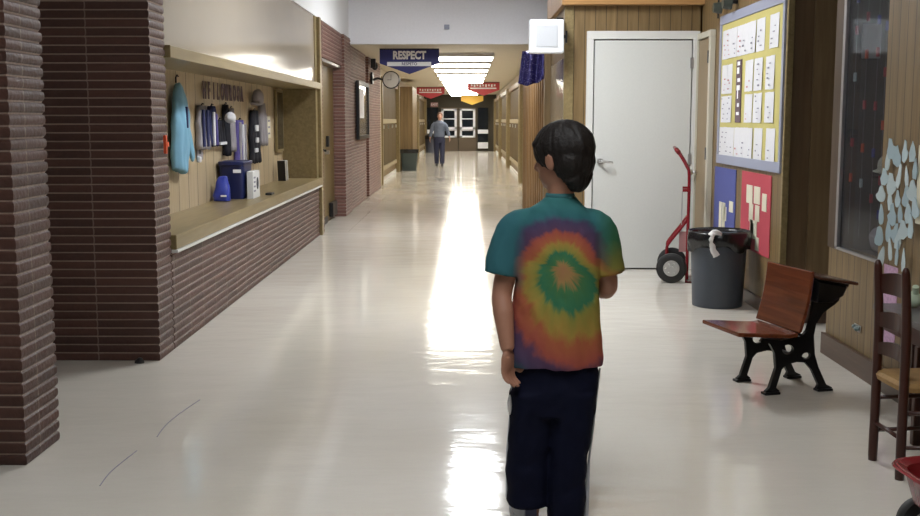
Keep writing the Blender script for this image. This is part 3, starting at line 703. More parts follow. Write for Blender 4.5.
t = thing('wall_note', 'small printed note pinned left of the dark mirror', 'note', (AX, 12.45, 1.22))
MB().box(.004, -.09, 0, .008, .09, .24).build('sheet', 'cream', t)
for k in range(3): MB().box(.0082, -.06, .04+k*.07, .0095, .05, .06+k*.07).build('print', 'print_grey', t)
for (y, z, lab) in ((9.05, 1.12, 'small framed card on the boards below the striped shirts'),):
    t = thing('wall_note', lab, 'note', (AX, y+.15, z-.03))
    MB().box(.004, -.10, 0, .009, .10, .16).build('sheet', 'greycloth', t); MB().box(.0092, -.03, .05, .011, .03, .11).build('print', 'ink', t)
# lettering on the boards
t = thing('wall_lettering', 'row of dull purple cut-out letters on the boards above the hung clothes', 'lettering', (AX, 10.18, 1.665))
lt = 'HFILOWROSA'
for i, ch in enumerate(lt):
    y = -.78+i*1.56/(len(lt)-1)
    text(ch, .20, .004, 'letter_purple', 'letter', t, (.012, y, 0), rot=(PI/2, 0, PI/2), sx=.78, bold=.006)
# navy bin, blue bag, white box on the ledge
LZ = .717
t = thing('storage_bin', 'navy plastic storage bin standing on the alcove ledge', 'bin', (-2.105, 10.02, LZ))
sq = lambda a, b_, n=4: None
mb = MB().sect([(0, 0, 0, .105, .19), (0, 0, .30, .115, .215)], n=32, p=7); mb.build('bin_body', 'navyplastic', t, 'auto')
MB().sect([(0, 0, .30, .122, .23), (0, 0, .335, .122, .23)], n=32, p=7).build('rim', 'navyplastic', t, 'auto', bevel=.006)
text('ecycle', .055, .002, 'white_letter', 'lettering', t, (.131, .06, .24), rot=(PI/2, 0, PI/2)) if False else MB().box(.02, -.213, .235, .09, -.207, .265).build('pale_print', 'white_letter', t)
t = thing('plastic_bag', 'royal blue folded plastic sack leaning before the navy storage bin', 'bag', (-2.14, 9.60, LZ))
mb = MB().sect([(0, 0, 0, .075, .06), (0, 0, .05, .074, .058), (0, .01, .14, .058, .045), (.005, .02, .215, .035, .03)], n=24, p=3)
blob(mb, 'bag_body', 'royal', t, .01, 3, disp=lambda c: .008*noise.noise(c*14))
MB().box(.0, -.064, .04, .05, -.056, .055).build('pale_print', 'white_letter', t)
t = thing('cardboard_box', 'upright white box with a dark printed oval on the alcove ledge', 'box', (-1.945, 9.91, LZ))
MB().box(-.028, -.055, 0, .028, .26, .245).build('box_body', 'card', t, bevel=.003)
o = finish(plate([(.045*math.cos(a*PI/8), .055*math.sin(a*PI/8)) for a in range(16)], .004), 'printed_oval', 'ink', t, False, 0, (.029, .15, .13)); o.rotation_euler = (0, 0, PI/2)
for za in (.06, .10, .14, .18): MB().box(.0282, -.02, za, .030, .06, za+.015).build('printed_line', 'print_grey', t)
tag(MB().box(-1.90, 10.35, LZ, -1.84, 10.5, LZ+.02).build('comb', 'black', bevel=.004), 'flat small black object on the ledge right of the white box', 'object')
for k, (y, m, l) in enumerate(((12.8, 'blackcloth', 'thin black book leaning at the far end of the alcove ledge'), (12.98, 'card', 'thin white book leaning against the black one'))):
    t = thing('leaning_book', l, 'book', (-2.15, y, LZ), 0)
    bk = MB().box(-.045, -.012, 0, .045, .012, .24).build('cover', 'black' if k == 0 else 'card', t, bevel=.002); bk.rotation_euler = (math.radians(12+4*k), 0, 0)
    bp_ = MB().box(-.041, -.008, .004, .046, .008, .236).build('pages', 'cream', t); bp_.rotation_euler = bk.rotation_euler
# orange clip
tag(MB().box(LX+.012, 6.57, 1.22, LX+.03, 6.60, 1.33).box(LX+.012, 6.60, 1.26, LX+.03, 6.64, 1.29).build('hose_hook', 'orange', bevel=.004), 'small orange plastic hook on the brick corner', 'hook')
tag(MB().sect([(-1.93, 6.345, 0, .03, .025), (-1.93, 6.345, .015, .026, .02), (-1.925, 6.345, .03, .01, .01)], n=10).build('door_wedge', 'black'), 'small dark scrap on the floor at the brick corner', 'scrap')
for i, pts in enumerate(([(-1.434, 4.148), (-1.447, 4.30), (-1.440, 4.45), (-1.426, 4.606)], [(-1.398, 4.818), (-1.410, 5.0), (-1.400, 5.2), (-1.364, 5.48)])):
    tag(MB().tube([(x, y, .0012) for x, y in pts], .0022, n=6, smooth=4).build('floor_crack', 'print_grey'), 'thin dark scuff line on the floor, the %s of two' % ('nearer' if i == 0 else 'farther'), 'scuff')

# ============================================================ NOTICE BOARD
t = thing('notice_board', 'large notice board with yellow backing and grey blue border', 'board', (2.199, 8.68, 1.05))
BH = 1.25; hw = .98
MB().box(-.010, -hw+.01, .01, -.001, hw-.01, BH-.01).build('backing', 'yellow', t)
MB().box(-.022, -hw, .075, -.0, -hw+.05, BH-.075).box(-.022, hw-.05, .075, 0, hw, BH-.075).box(-.022, -hw, 0, 0, hw, .075).box(-.022, -hw, BH-.075, 0, hw, BH).build('border', 'boardframe', t, bevel=.003)
rows = [(1.14, .24), (.85, .24), (.59, .22), (.33, .24)]
cnt = 0
for ri, (zt, hh) in enumerate(rows):
    ys = {0: [.86, .70, .54, .38, .22, .04, -.20, -.50, -.76], 1: [.84, .66, -.02, -.30, -.62], 2: [.84, .66, .0, -.30, -.64], 3: [.86, .70, .54, .38, .20, .02, -.16, -.40, -.70]}[ri]
    if ri == 0: ys = [.86, .69, .52, .34, .16, -.05, -.34, -.70]
    if ri == 3: ys = [.86, .69, .52, .33, .14, -.06, -.34, -.70]
    for y in ys:
        wv = .092 if y > .1 else .118; j = random.uniform(-.015, .015)
        s = thing('paper_sheet', 'white handwritten sheet pinned on the yellow notice board, row %s from the top' % ['one', 'two', 'three', 'four'][ri], 'paper', (2.1875-.0012*(cnt % 3), 8.66+y*.96+j, 1.03+zt-hh), 0, 'sheets on the notice board, row %s' % ['one', 'two', 'three', 'four'][ri])
        mb = MB(); n = 6; rg = []
        vs = []; fs = []
        for a in range(n+1):
            for b2 in range(2):
                yy = -wv+2*wv*a/n; vs.append((-.001-.008*(a/n-.5)**2*random.uniform(.5, 2.5)*(1-b2), yy, hh*b2+random.uniform(-.002, .002)))
        for a in range(n): fs.append((2*a, 2*a+2, 2*a+3, 2*a+1))
        mb.add(vs, fs); o = mb.build('sheet', 'paper', s); sd = o.modifiers.new('s', 'SOLIDIFY'); sd.thickness = .0008; sd.offset = 0
        ink = random.choice(['print_grey', 'print_grey', 'print_red'])
        for q in range(random.randint(2, 5)):
            y0 = random.uniform(-.07, .03); z0 = .03+q*.04+random.uniform(-.008, .008)
            MB().box(-.0105, y0, z0, -.0085, y0+random.uniform(.02, .05), z0+random.uniform(.006, .014)).build('writing', ink, s)
        cnt += 1
s = thing('board_title', 'narrow dark vertical title card with white lettering on the notice board', 'sign', (2.187, 8.66+.30, 1.03+.37))
MB().box(-.006, -.085, 0, 0, .085, .50).build('card', 'letter_purple', s)
for k, (a, b_, h_) in enumerate([(-.04, .04, .03), (-.02, .05, .05), (-.05, .03, .03), (-.05, .05, .04), (.0, .03, .07), (-.04, .02, .03), (-.045, .045, .025)]):
    MB().box(-.008, a, .455-k*.066, -.0062, b_, .455-k*.066+h_).build('lettering', 'white_letter', s)
def strips(label, y0, y1, z0, z1, m, col):
    s = thing('poster', label, 'poster', (2.199, (y0+y1)/2, z0))
    h = (y1-y0)/2
    MB().box(-.006, -h, 0, 0, h, z1-z0).build('backing_paper', m, s)
    for (a, w_, za, zb) in col: MB().box(-.010, a-w_/2, za, -.0062, a+w_/2, zb).build('paper_strip', 'cream', s)
strips('blue paper poster with cream strips below the notice board', 9.0, 9.76, .42, 1.015, 'bluepaper', [(.12, .09, .0, .30), (.00, .10, .02, .30), (-.05, .09, .15, .27), (-.26, .13, .24, .33)] )
strips('red paper poster with cream strips below the notice board', 7.95, 8.80, .42, 1.02, 'redpaper', [(.16, .18, .36, .50), (-.06, .17, .37, .50), (-.27, .12, .33, .46), (.10, .12, .22, .36), (-.08, .12, .24, .36), (.02, .2, .10, .24), (-.1, .1, .02, .12), (.05, .1, .12, .22)])
for y, lab in ((9.5, 'left'), (9.15, 'right')):
    s = thing('wall_spotlight', 'small dark round fitting above the notice board, the %s one' % lab, 'fitting', (2.199, y, 2.36))
    MB().cyl((-.0, 0, .02), (-.05, 0, .02), .022, n=16).build('stem', 'black', s); MB().cyl((-.05, 0, 0), (-.12, 0, -.0), .05, .04, n=20).build('head', mat('dark green grey', (.05, .06, .05), .4), s, 'auto')
tag(MB().tube([(2.19, 9.80, 2.30), (2.192, 9.80, 2.6), (2.19, 9.80, 3.3)], .008, n=8).build('wall_cable', 'black'), 'thin black cable running up the panelling above the notice board', 'cable')

# ============================================================ BIN, HAND TRUCK
t = thing('trash_can', 'tall slate grey trash can with black liner before the posters', 'bin', (1.932, 8.40, 0))
MB().lathe([(.178, 0), (.188, .004), (.19, .02), (.212, .50), (.226, .505), (.226, .555), (.215, .56), (.205, .54), (.178, .03)], n=48).build('can_body', 'binblue', t, 'auto')
mb = MB(); n = 72; rings = []
for k, (rr_, zz) in enumerate([(.20, .46), (.212, .56), (.226, .585), (.236, .57), (.239, .52), (.232, .455)]):
    rg = []
    for j in range(n):
        a = 2*PI*j/n; f = .007*math.sin(a*9+k)+.005*math.sin(a*17+2*k); dz = (.022*math.sin(a*3+1)+.012*math.sin(a*7)) if k == 5 else 0
        rg.append(((rr_+f*(k/5))*math.cos(a), (rr_+f*(k/5))*math.sin(a), zz+dz))
    rings.append(rg)
mb.ring_loft(rings, cap=False); o = mb.build('bin_liner', 'bag', t, True)
sd = o.modifiers.new('s', 'SOLIDIFY'); sd.thickness = .003
mb = MB().tube([(-.10, -.24, .575), (-.115, -.252, .53), (-.10, -.252, .47), (-.07, -.252, .41)], [.022, .016, .024, .03], n=10, smooth=3)
mb.tube([(-.13, -.22, .575), (-.08, -.23, .59), (-.03, -.22, .575)], [.01, .022, .012], n=10, smooth=3)
mb.v = [(v[0], -.249+(v[1]+.249)*.3 if v[2] < .57 else v[1], v[2]) for v in mb.v]
o = blob(mb, 'crumpled_tissue', 'tissue', None, .006, 2, disp=lambda c: .008*noise.noise(c*40), loc=(1.932, 8.40, 0)); tag(o, 'crumpled white tissue hanging over the edge of the black bin liner', 'tissue')
# hand truck
t = thing('hand_truck', 'red two-wheeled hand truck standing beside the white door', 'hand truck', (1.835, 9.79, 0), math.radians(-11))
for s in (-1, 1):
    y = s*.17
    MB().tube([(.135, y, .03), (.135, y, .45), (.135, y, .92), (.11, y, 1.02), (.045, y, 1.13)], .0135, smooth=4).build('upright', 'red_paint', t, True)
    MB().tube([(.13, y, .56), (.06, y, .46), (-.03, y, .34), (-.045, y, .28), (-.04, y, .14)], .013, smooth=3).build('brace', 'red_paint', t, True)
    wv = MB()
    wy = y+s*.055
    wv.ring_loft([[(rr_*math.cos(a*PI/24), wy+dy, .132+rr_*math.sin(a*PI/24)) for a in range(48)] for rr_, dy in ((.075, -.028), (.11, -.032), (.13, -.02), (.132, 0), (.13, .02), (.11, .032), (.075, .028))])
    w1 = wv.build('wheel', 'rubber', t, 'auto')
    hb = MB(); hb.cyl((0, wy-.034, .132), (0, wy+.034, .132), .07, n=28); hb.cyl((0, wy-.045, .132), (0, wy+.045, .132), .022, n=16)
    for a in range(6): hb.ball((.045*math.cos(a*PI/3), wy-.034, .132+.045*math.sin(a*PI/3)), .008, n=8, m=6)
    hb.build('hub', 'chrome', w1, 'auto')
    MB().cyl((.045, y, 1.13), (.015, y, 1.165), .017, n=12).build('grip', 'red_paint', t, True)
MB().tube([(.015, -.17, 1.165), (.0, 0, 1.18), (.015, .17, 1.165)], .0135, smooth=5).build('handle', 'red_paint', t, True)
for ya in (-.2, .15): MB().box(.08, ya, .80, .15, ya+.05, .825).build('bracket', 'red_paint', t)
for z in (.30, .60, .86): MB().box(.125, -.17, z, .145, .17, z+.03).build('cross_bar', 'red_paint', t)
MB().box(.075, -.16, .27, .082, -.155, .8).build('strap', 'alu', t)
MB().box(.06, -.165, .27, .12, -.158, .45).build('side_plate', mat('faded red plate', (.33, .16, .16), .5), t)
MB().box(.12, -.19, .0, .27, .19, .012).box(.12, -.19, .0, .135, .19, .18).build('toe_plate', 'red_paint', t, bevel=.003)
MB().cyl((0, -.23, .132), (0, .23, .132), .012, n=12).build('axle', 'chrome', t, True)

# ============================================================ SCHOOL DESK
ang = math.radians(15)
t = thing('school_desk', 'antique school desk with red wood folding seat and black iron legs', 'school desk', (1.682, 5.80, 0), ang)
HWD = .15
for s in (-1, 1):
    y = s*HWD
    out = [(-.175, .0), (-.10, .0), (-.095, .018), (-.115, .035), (-.085, .13), (-.06, .155), (.0, .165), (.05, .16), (.09, .12), (.135, .035), (.125, .018), (.13, .0), (.215, .0), (.215, .018), (.18, .035), (.13, .13), (.105, .20), (.095, .30), (.105, .36), (.145, .42), (.21, .46), (.235, .48), (.25, .53), (.29, .555), (.29, .565), (.09, .60), (.085, .56), (.085, .48), (.075, .40), (.055, .33), (.03, .305), (-.09, .285), (-.20, .30), (-.215, .285), (-.16, .27), (-.13, .22), (-.12, .14), (-.155, .035), (-.175, .018)]
    holes = [[(-.055+.034*math.cos(a*PI/8), .235+.026*math.sin(a*PI/8)) for a in range(16)], [(.055+.026*math.cos(a*PI/8), .195+.018*math.sin(a*PI/8)) for a in range(16)]]
    o = finish(plate(out, .022, holes), 'iron_side', 'iron', t, False, .004); o.location = (0, y, 0)
    for xa in (-.185, .125): MB().box(xa, y-.025, 0, xa+.09, y+.025, .014).build('foot', 'iron', t, bevel=.004)
for xa, za in ((.03, .30), (.08, .16)): MB().cyl((xa, -HWD, za), (xa, HWD, za), .012, n=14).build('cross_rod', 'iron', t, True)
# seat: curved slab
prof = [(-.365, .322), (-.27, .316), (-.16, .306), (-.07, .300), (-.02, .306)]
mb = MB(); rings = []
for x, z in prof: rings.append([(x, -.20, z), (x, .20, z), (x, .20, z+.022), (x, -.20, z+.022)])
mb.ring_loft(rings); mb.build('seat', 'redwood', t, bevel=.007)
MB().box(-.12, -.02, .285, .0, .02, .31).build('seat_hinge', 'iron', t)
mb = MB(); rings = []
for k in range(9):
    z = k/8; x = -.015+.062*z+.012*math.sin(PI*z); rings.append([(x, -.195, .325+.32*z), (x, .25, .325+.32*z), (x+.018, .25, .325+.32*z), (x+.018, -.195, .325+.32*z)])
mb.ring_loft(rings); mb.build('backrest', 'redwood', t, bevel=.007)
mb = MB(); rings = []
for x, z in ((.075, .606), (.19, .586), (.305, .566)): rings.append([(x, -.225, z), (x, .225, z), (x, .225, z+.018), (x, -.225, z+.018)])
mb.ring_loft(rings); mb.build('desktop', wood('dark worn desktop', (.05, .02, .012), (.09, .035, .02), 0, .006, .25, axis='Y'), t, bevel=.006)
mb = MB().ring_loft([[(x, y, z) for x, z in ((.08, .48), (.18, .48), (.235, .51), (.26, .56), (.085, .596))] for y in (-.20, .20)]); mb.build('book_shelf', 'iron', t, bevel=.008)

# ============================================================ LADDER CHAIR, TABLE, PAPERS
t = thing('ladder_back_chair', 'small maroon ladder-back chair with woven seat by the near right wall', 'chair', (1.84, 4.38, 0), math.radians(3))
bx_ = -.125; fx = .155; yb = .128; yf = .15
for y in (-yb, yb):
    MB().tube([(bx_, y, 0), (bx_, y, .03), (bx_, y, .3), (bx_-.002, y, .6), (bx_-.014, y, .80), (bx_-.016, y, .835), (bx_-.016, y, .85)], [.015, .019, .019, .019, .017, .014, .006], n=16, smooth=3).build('leg', 'chairwood', t, True)
for y in (-yf, yf):
    MB().tube([(fx, y, 0), (fx, y, .03), (fx, y, .37), (fx, y, .39)], [.015, .019, .018, .01], n=16).build('leg', 'chairwood', t, 'auto')
for z0, hh in ((.46, .045), (.575, .055), (.715, .075)):
    mb = MB(); rings = []
    for k in range(9):
        q = k/8; y = -yb+2*yb*q; x = bx_-.008-.0-.0+.028*math.sin(PI*q)*1.0; top = hh+.018*math.sin(PI*q)
        rings.append([(x-.005, y, z0), (x+.005, y, z0), (x+.005, y, z0+top), (x-.005, y, z0+top)])
    mb.ring_loft(rings); mb.build('back_slat', 'chairwood', t, True and 'auto')
for z in (.13, .27):
    for q in (-1, 1): MB().cyl((bx_, q*yb, z), (fx, q*yf, z), .009, n=10).build('side_rung', 'chairwood', t, True)
MB().cyl((bx_, -yb, .165), (bx_, yb, .165), .009, n=10).build('back_rung', 'chairwood', t, True)
MB().cyl((fx, -yf, .19), (fx, yf, .19), .009, n=10).build('front_rung', 'chairwood', t, True)
MB().sect([(.015, 0, .355, .15, .145), (.015, 0, .375, .155, .15), (.015, 0, .39, .145, .14)], n=28, p=6).build('seat', 'seat_weave', t, 'auto')

t = thing('side_table', 'low dark table with grey top against the near right wall', 'table', (2.06, 4.98, 0))
MB().box(-.105, -.30, .515, .115, .26, .545).build('tabletop', 'tabletop', t, bevel=.004)
MB().box(-.095, -.28, .44, .105, .24, .515).build('apron', 'chairwood', t)
for x in (-.085, .09):
    for y in (-.26, .22): MB().box(x-.018, y-.018, 0, x+.018, y+.018, .44).build('leg', 'chairwood', t, bevel=.004)
t = thing('printed_sheet', 'pink and lilac printed sheet on the panelling behind the ladder-back chair', 'sheet', (2.199, 5.66, .25))
MB().box(-.004, -.09, 0, 0, .09, .42).build('sheet', 'pink', t)
tag(MB().ball((2.10, 5.12, .584), .035, .05, .038).tube([(2.10, 5.1, .61), (2.09, 5.08, .65)], .015).build('paper_flower', mat('pale green paper', (.5, .6, .45), .8), smooth='auto'), 'crumpled pale green and white paper on the grey table top', 'paper')
# paper cutouts on the panelling
def cutout(y, z, h, rot, flip, lab):
    shapes = [[(-.03, 0), (.015, -.01), (.035, .03), (.03, .08), (.02, .125), (0, .14), (-.018, .12), (-.022, .07), (-.035, .04)],
              [(-.02, 0), (.02, .0), (.03, .05), (.02, .11), (.005, .15), (-.01, .11), (-.025, .06)],
              [(-.03, .0), (.0, -.01), (.035, .02), (.045, .06), (.02, .075), (.01, .12), (-.015, .13), (-.025, .08), (-.04, .05)]]
    sh = [(a*.82*flip, (b_-.06)*h/.155) for a, b_ in random.choice(shapes)]
    me = plate(rounded(sh, random.choice((0, 1))), .003)
    q_ = random.uniform(-.05, .45)
    for v in me.vertices: v.co.y += q_*v.co.x
    o = finish(me, 'paper_cutout', random.choice(('paleblue', 'paleblue2', 'paleblue3')), None, False, 0, (2.176, y, z)); o.rotation_euler = (0, 0, PI/2); o.rotation_euler = (rot, 0, PI/2)
    o.rotation_euler = (Matrix.Rotation(PI/2, 3, 'Z') @ Matrix.Rotation(rot, 3, 'Y')).to_euler()
    return tag(o, lab, 'paper cutout', 'pale blue paper cutouts on the panelling')
CUT = [(886, 160), (895, 156), (903, 151), (910, 153), (884, 176), (891, 183), (898, 176), (906, 177), (914, 170), (881, 193), (890, 200), (898, 198), (906, 196), (912, 190), (916, 208), (893, 214), (901, 214), (909, 214), (882, 215), (890, 232), (897, 232), (905, 229), (881, 236), (912, 226), (893, 250), (900, 255), (907, 262), (884, 257), (889, 148), (900, 240)]
for i, (px, py) in enumerate(CUT):
    dx = px-467.0; y = 2.18*FPX/dx; z = 1.42-(py-120.0)/dx*2.18*1.0
    nd_ = 1+ (py-120)*.00001
    vert = 'upper' if py < 180 else ('middle' if py < 225 else 'lower')
    cutout(y, z-.0, random.uniform(.10, .135), random.uniform(-.35, .35), random.choice((-1, 1)), 'pale blue paper cutout in the %s part of the cluster on the wood panelling' % vert)
tag(MB().box(2.186, 5.15, .92, 2.195, 5.36, 1.30).build('wall_note', 'cream'), 'cream paper sheet at the right edge beside the blue cutouts', 'paper')
t = thing('wall_outlet', 'small metal outlet low on the near right panelling', 'outlet', (2.199, 6.10, .26))
MB().box(-.006, -.05, -.02, 0, .05, .02).build('plate', 'chrome', t, bevel=.002); M['plug'] = mat('teal grey plug', (.25, .34, .34), .4)
MB().ball((-.016, -.02, 0), .016, .018, .014, n=12, m=8).build('plug', 'plug', t, True); MB().ball((-.014, .03, .004), .012, n=10, m=8).build('plug', 'plug', t, True)

# inside the display case
k = 0
for i in range(5):
    y = 5.97+i*.115; x = 2.235+.02*((i*3) % 4)
    tz = thing('bead_string', 'string of small red and blue beads hanging in the glass case', 'beads', (x, y, 0), 0, 'bead strings in the display case')
    MB().cyl((0, 0, .75), (0, 0, 3.0), .0008, n=6).build('string', 'alu', tz)
    for q in range(6):
        z = .85+q*.26+random.uniform(-.08, .08)+i*.05
        MB().cyl((0, 0, z), (0, 0, z+.05), .010, n=8).build('bead', random.choice([M['orange'], M['royal'], M['royal'], M['redpaper'], M['paleblue']]), tz)
cb_ = MB(); cb_.ball((2.40, 6.02, 1.17), .07, .09, .06).box(2.30, 5.94, 1.12, 2.40, 6.10, 1.135).box(2.3, 5.9, 1.10, 2.88, 6.2, 1.115)
o = blob(MB().ball((2.34, 6.13, 1.17), .06, .075, .065).ball((2.33, 6.16, 1.135), .06, .11, .014), 'cap', mat('dusty grey cloth', (.42, .44, .38), .8), None, .007, 3); tag(o, 'grey cloth cap on the shelf inside the glass case', 'cap')
tag(MB().box(2.31, 5.81, 1.093, 2.87, 6.3, 1.105).build('glass_shelf', 'glass'), 'thin glass shelf under the cap inside the case', 'shelf')
o = blob(MB().tube([(2.45, 6.45, .70), (2.40, 6.3, .74), (2.45, 6.1, .70), (2.5, 5.95, .72)], [.05, .09, .08, .05], smooth=4), 'folded_cloth', 'print_grey', None, .012, 4, disp=lambda c: .015*noise.noise(c*18)); tag(o, 'grey crumpled cloth on the floor of the glass case', 'cloth')
tag(MB().box(2.32, 6.58, 1.78, 2.43, 6.598, 1.98).build('paper_sheet', 'paper'), 'pale square standing in for a reflection high in the glass case', 'paper')  # painted reflection: pale patch set against the end wall of the case
tag(MB().box(2.23, 6.44, 1.28, 2.27, 6.475, 1.33).box(2.23, 6.44, 1.335, 2.27, 6.475, 1.365).build('case_lock', 'black', bevel=.003), 'small black lock at the edge of the glass case', 'lock')

# ============================================================ RED WAGON
t = thing('toy_wagon', 'red toy wagon with black wheels at the lower right corner', 'wagon', (1.73, 3.42, 0), math.radians(6))
mb = MB().sect([(0, 0, .165, .235, .15), (0, 0, .172, .255, .17), (0, 0, .23, .27, .185), (0, 0, .285, .285, .20), (0, 0, .292, .31, .225), (0, 0, .284, .315, .23), (0, 0, .292, .30, .215), (0, 0, .28, .275, .19), (0, 0, .18, .245, .16)], n=40, p=5)
mb.build('tray', 'red_paint', t, 'auto')
for x in (-.19, .19):
    for y in (-.16, .16):
        wv = MB().ring_loft([[(x+rr_*math.cos(a*PI/18), y+dy, .085+rr_*math.sin(a*PI/18)) for a in range(36)] for rr_, dy in ((.045, -.022), (.08, -.022), (.085, -.01), (.085, .01), (.08, .022), (.045, .022))]).build('wheel', 'rubber', t, 'auto')
        MB().cyl((x, y-.026, .085), (x, y+.026, .085), .04, n=20).build('hub', 'whitecloth', wv, 'auto')
    MB().cyl((x, -.16, .085), (x, .16, .085), .008, n=10).build('axle', 'black', t, True)
    MB().box(x-.02, -.06, .085, x+.02, .06, .168).build('bolster', 'black', t)

# ============================================================ CORRIDOR BINS
t = thing('trash_can', 'dark green grey trash can beside the wood pier in the corridor', 'bin', (-1.63, 31.2, 0))
MB().sect([(0, 0, 0, .20, .17), (0, 0, .52, .24, .21)], n=28, p=5).build('can_body', 'greenbin', t, 'auto')
MB().sect([(0, 0, .50, .265, .235), (0, 0, .60, .27, .24), (0, 0, .605, .25, .22)], n=28, p=4).build('bin_liner', 'bag', t, 'auto')
t = thing('trash_can', 'dark trash can behind the walking person near the far doors', 'bin', (-1.55, 48.2, 0))
MB().lathe([(.25, 0), (.28, .65), (.26, .66)], n=28).build('can_body', mat('dark blue grey bin', (.05, .055, .08), .5), t, 'auto')
MB().lathe([(.295, .60), (.30, .75), (.1, .84), (.01, .85)], n=28).build('lid', 'black', t, 'auto')

# ============================================================ PEOPLE
def hand(mb, wrist, d, palm_n, thumb_dir, size=1.0, curl=.5):
    """palm and five fingers; d = direction of the hand, palm_n = palm normal, fingers curl to it"""
    w_ = Vector(wrist); d = Vector(d).normalized(); pn = Vector(palm_n); pn = (pn-d*pn.dot(d)).normalized(); sd = Vector(thumb_dir); sd = (sd-d*sd.dot(d)-pn*sd.dot(pn)).normalized()
    R = Matrix((sd, pn, d)).transposed()
    mb.ball(w_+d*.042*size, .034*size, .014*size, .045*size, R=R, n=16, m=10)
    mb.ball(w_+d*.060*size, .036*size, .012*size, .026*size, R=R, n=16, m=10)
    for i, (o_, L) in enumerate(((.027, .062), (.010, .070), (-.008, .065), (-.025, .050))):
        p = w_+d*.07*size+sd*o_*size; L *= size; a = 0; pts = [p-d*.015*size, p]
        for s_, f in zip((.45, .32, .25), (.5, 1.3, 1.9)):
            a = curl*f; p = p+(d*math.cos(a)+pn*math.sin(a))*L*s_; pts.append(p)
        mb.tube(pts, [.0085*size, .0085*size, .008*size, .0072*size, .0058*size], n=10, smooth=3)
    p = w_+d*.02*size+sd*.024*size
    mb.tube([p-sd*.008*size, p+(sd*.8+d*.8)*.018*size, p+(sd*.8+d*1.6+pn*.4)*.026*size, p+(sd*.6+d*2.2+pn*.8)*.028*size], [.011*size, .0105*size, .009*size, .007*size], n=10, smooth=3)

def head(mb, c, R, s=1.0):
    """local frame: +y face, +x right ear"""
    def q(v): return Vector(c)+R @ (Vector(v)*s)
    mb.ball(q((0, -.012, .025)), .072*s, .090*s, .082*s, R=R, n=28, m=18)
    mb.ball(q((0, .020, -.035)), .058*s, .062*s, .070*s, R=R, n=24, m=16)
    mb.ball(q((0, .052, -.078)), .026*s, .026*s, .022*s, R=R, n=16, m=10)
    mb.tube([q((0, .078, .012)), q((0, .092, -.012)), q((0, .102, -.026)), q((0, .084, -.036))], [.008*s, .010*s, .012*s, .009*s], n=10, smooth=3)
    mb.ball(q((0, .080, -.055)), .020*s, .010*s, .005*s, R=R, n=14, m=8)
    mb.ball(q((0, .078, -.064)), .017*s, .010*s, .006*s, R=R, n=14, m=8)
    mb.ball(q((0, .066, .030)), .048*s, .020*s, .012*s, R=R, n=14, m=8)
    for x in (-1, 1):
        mb.ball(q((x*.036, .052, -.020)), .022*s, .020*s, .018*s, R=R, n=12, m=8)
        mb.ring_loft([[q((x*(.070+.012*k+.006*math.sin(a*PI/8)), -.004+.019*math.cos(a*PI/8)*(1-.15*k)-.004*k, -.008+.032*math.sin(a*PI/8)*(1-.12*k))) for a in range(16)] for k in (0, 1)])

# ---------------------------------------------- the boy
BX, BY = .300, 3.78
boy = thing('person', 'person in a tie-dye shirt and navy track pants seen from behind', 'person', (BX, BY, 0))
HR = Matrix.Rotation(math.radians(50), 3, 'Z') @ Matrix.Rotation(math.radians(-3), 3, 'X')
HC = Vector((.022, -.01, 1.288))
mb = MB(); head(mb, HC, HR, 1.03)
mb.tube([(.018, .0, 1.08), (.020, -.005, 1.15), (.028, -.01, 1.25)], [.052, .047, .046], n=20, smooth=3)
mb.sect([(.01, .0, .60, .105, .065), (.01, .0, .70, .11, .075), (.012, 0, .85, .12, .08), (.015, 0, 1.0, .135, .082), (.015, 0, 1.08, .12, .07), (.018, 0, 1.13, .06, .05)], n=28)
# left arm (photo left), hanging
LS, LE, LW = Vector((-.125, .0, 1.055)), Vector((-.178, -.02, .83)), Vector((-.160, -.085, .640))
mb.tube([(-.08, 0, 1.07), LS, (LS+LE)/2, LE, (-.174, -.045, .76), LW], [.04, .045, .041, .035, .036, .0235], n=18, smooth=4)
hand(mb, LW+Vector((0, .0, .005)), (-.02, .02, -1), (.8, -.55, 0), (.55, .8, 0), 1.05, .6)
# right arm, elbow bent forward
RS, RE, RW = Vector((.150, .01, 1.055)), Vector((.193, .03, .840)), Vector((.13, .22, .80))
mb.tube([(.1, 0, 1.07), RS, (RS+RE)/2, RE, (.165, .13, .82), RW], [.04, .045, .041, .035, .033, .024], n=18, smooth=4)
hand(mb, RW, (-.6, .7, .1), (0, -.2, -1), (-.6, .4, .6), 1.0, .5)
for x in (-.075, .075):
    mb.tube([(x, 0, .60), (x*1.0, .0, .38), (x, -.01, .2), (x, -.02, .07), (x, -.02, .05)], [.075, .05, .048, .033, .035], n=18, smooth=3)
    mb.tube([(x, -.04, .035), (x, .05, .032), (x, .11, .025)], [.03, .033, .022], n=14)
body = blob(mb, 'body', 'skin', boy, .0052, 5)
for x in (-.034, .034):
    MB().ball(HC+HR @ Vector((x, .072, .008)), .012, n=14, m=10).build('eye', 'eye', boy, True)
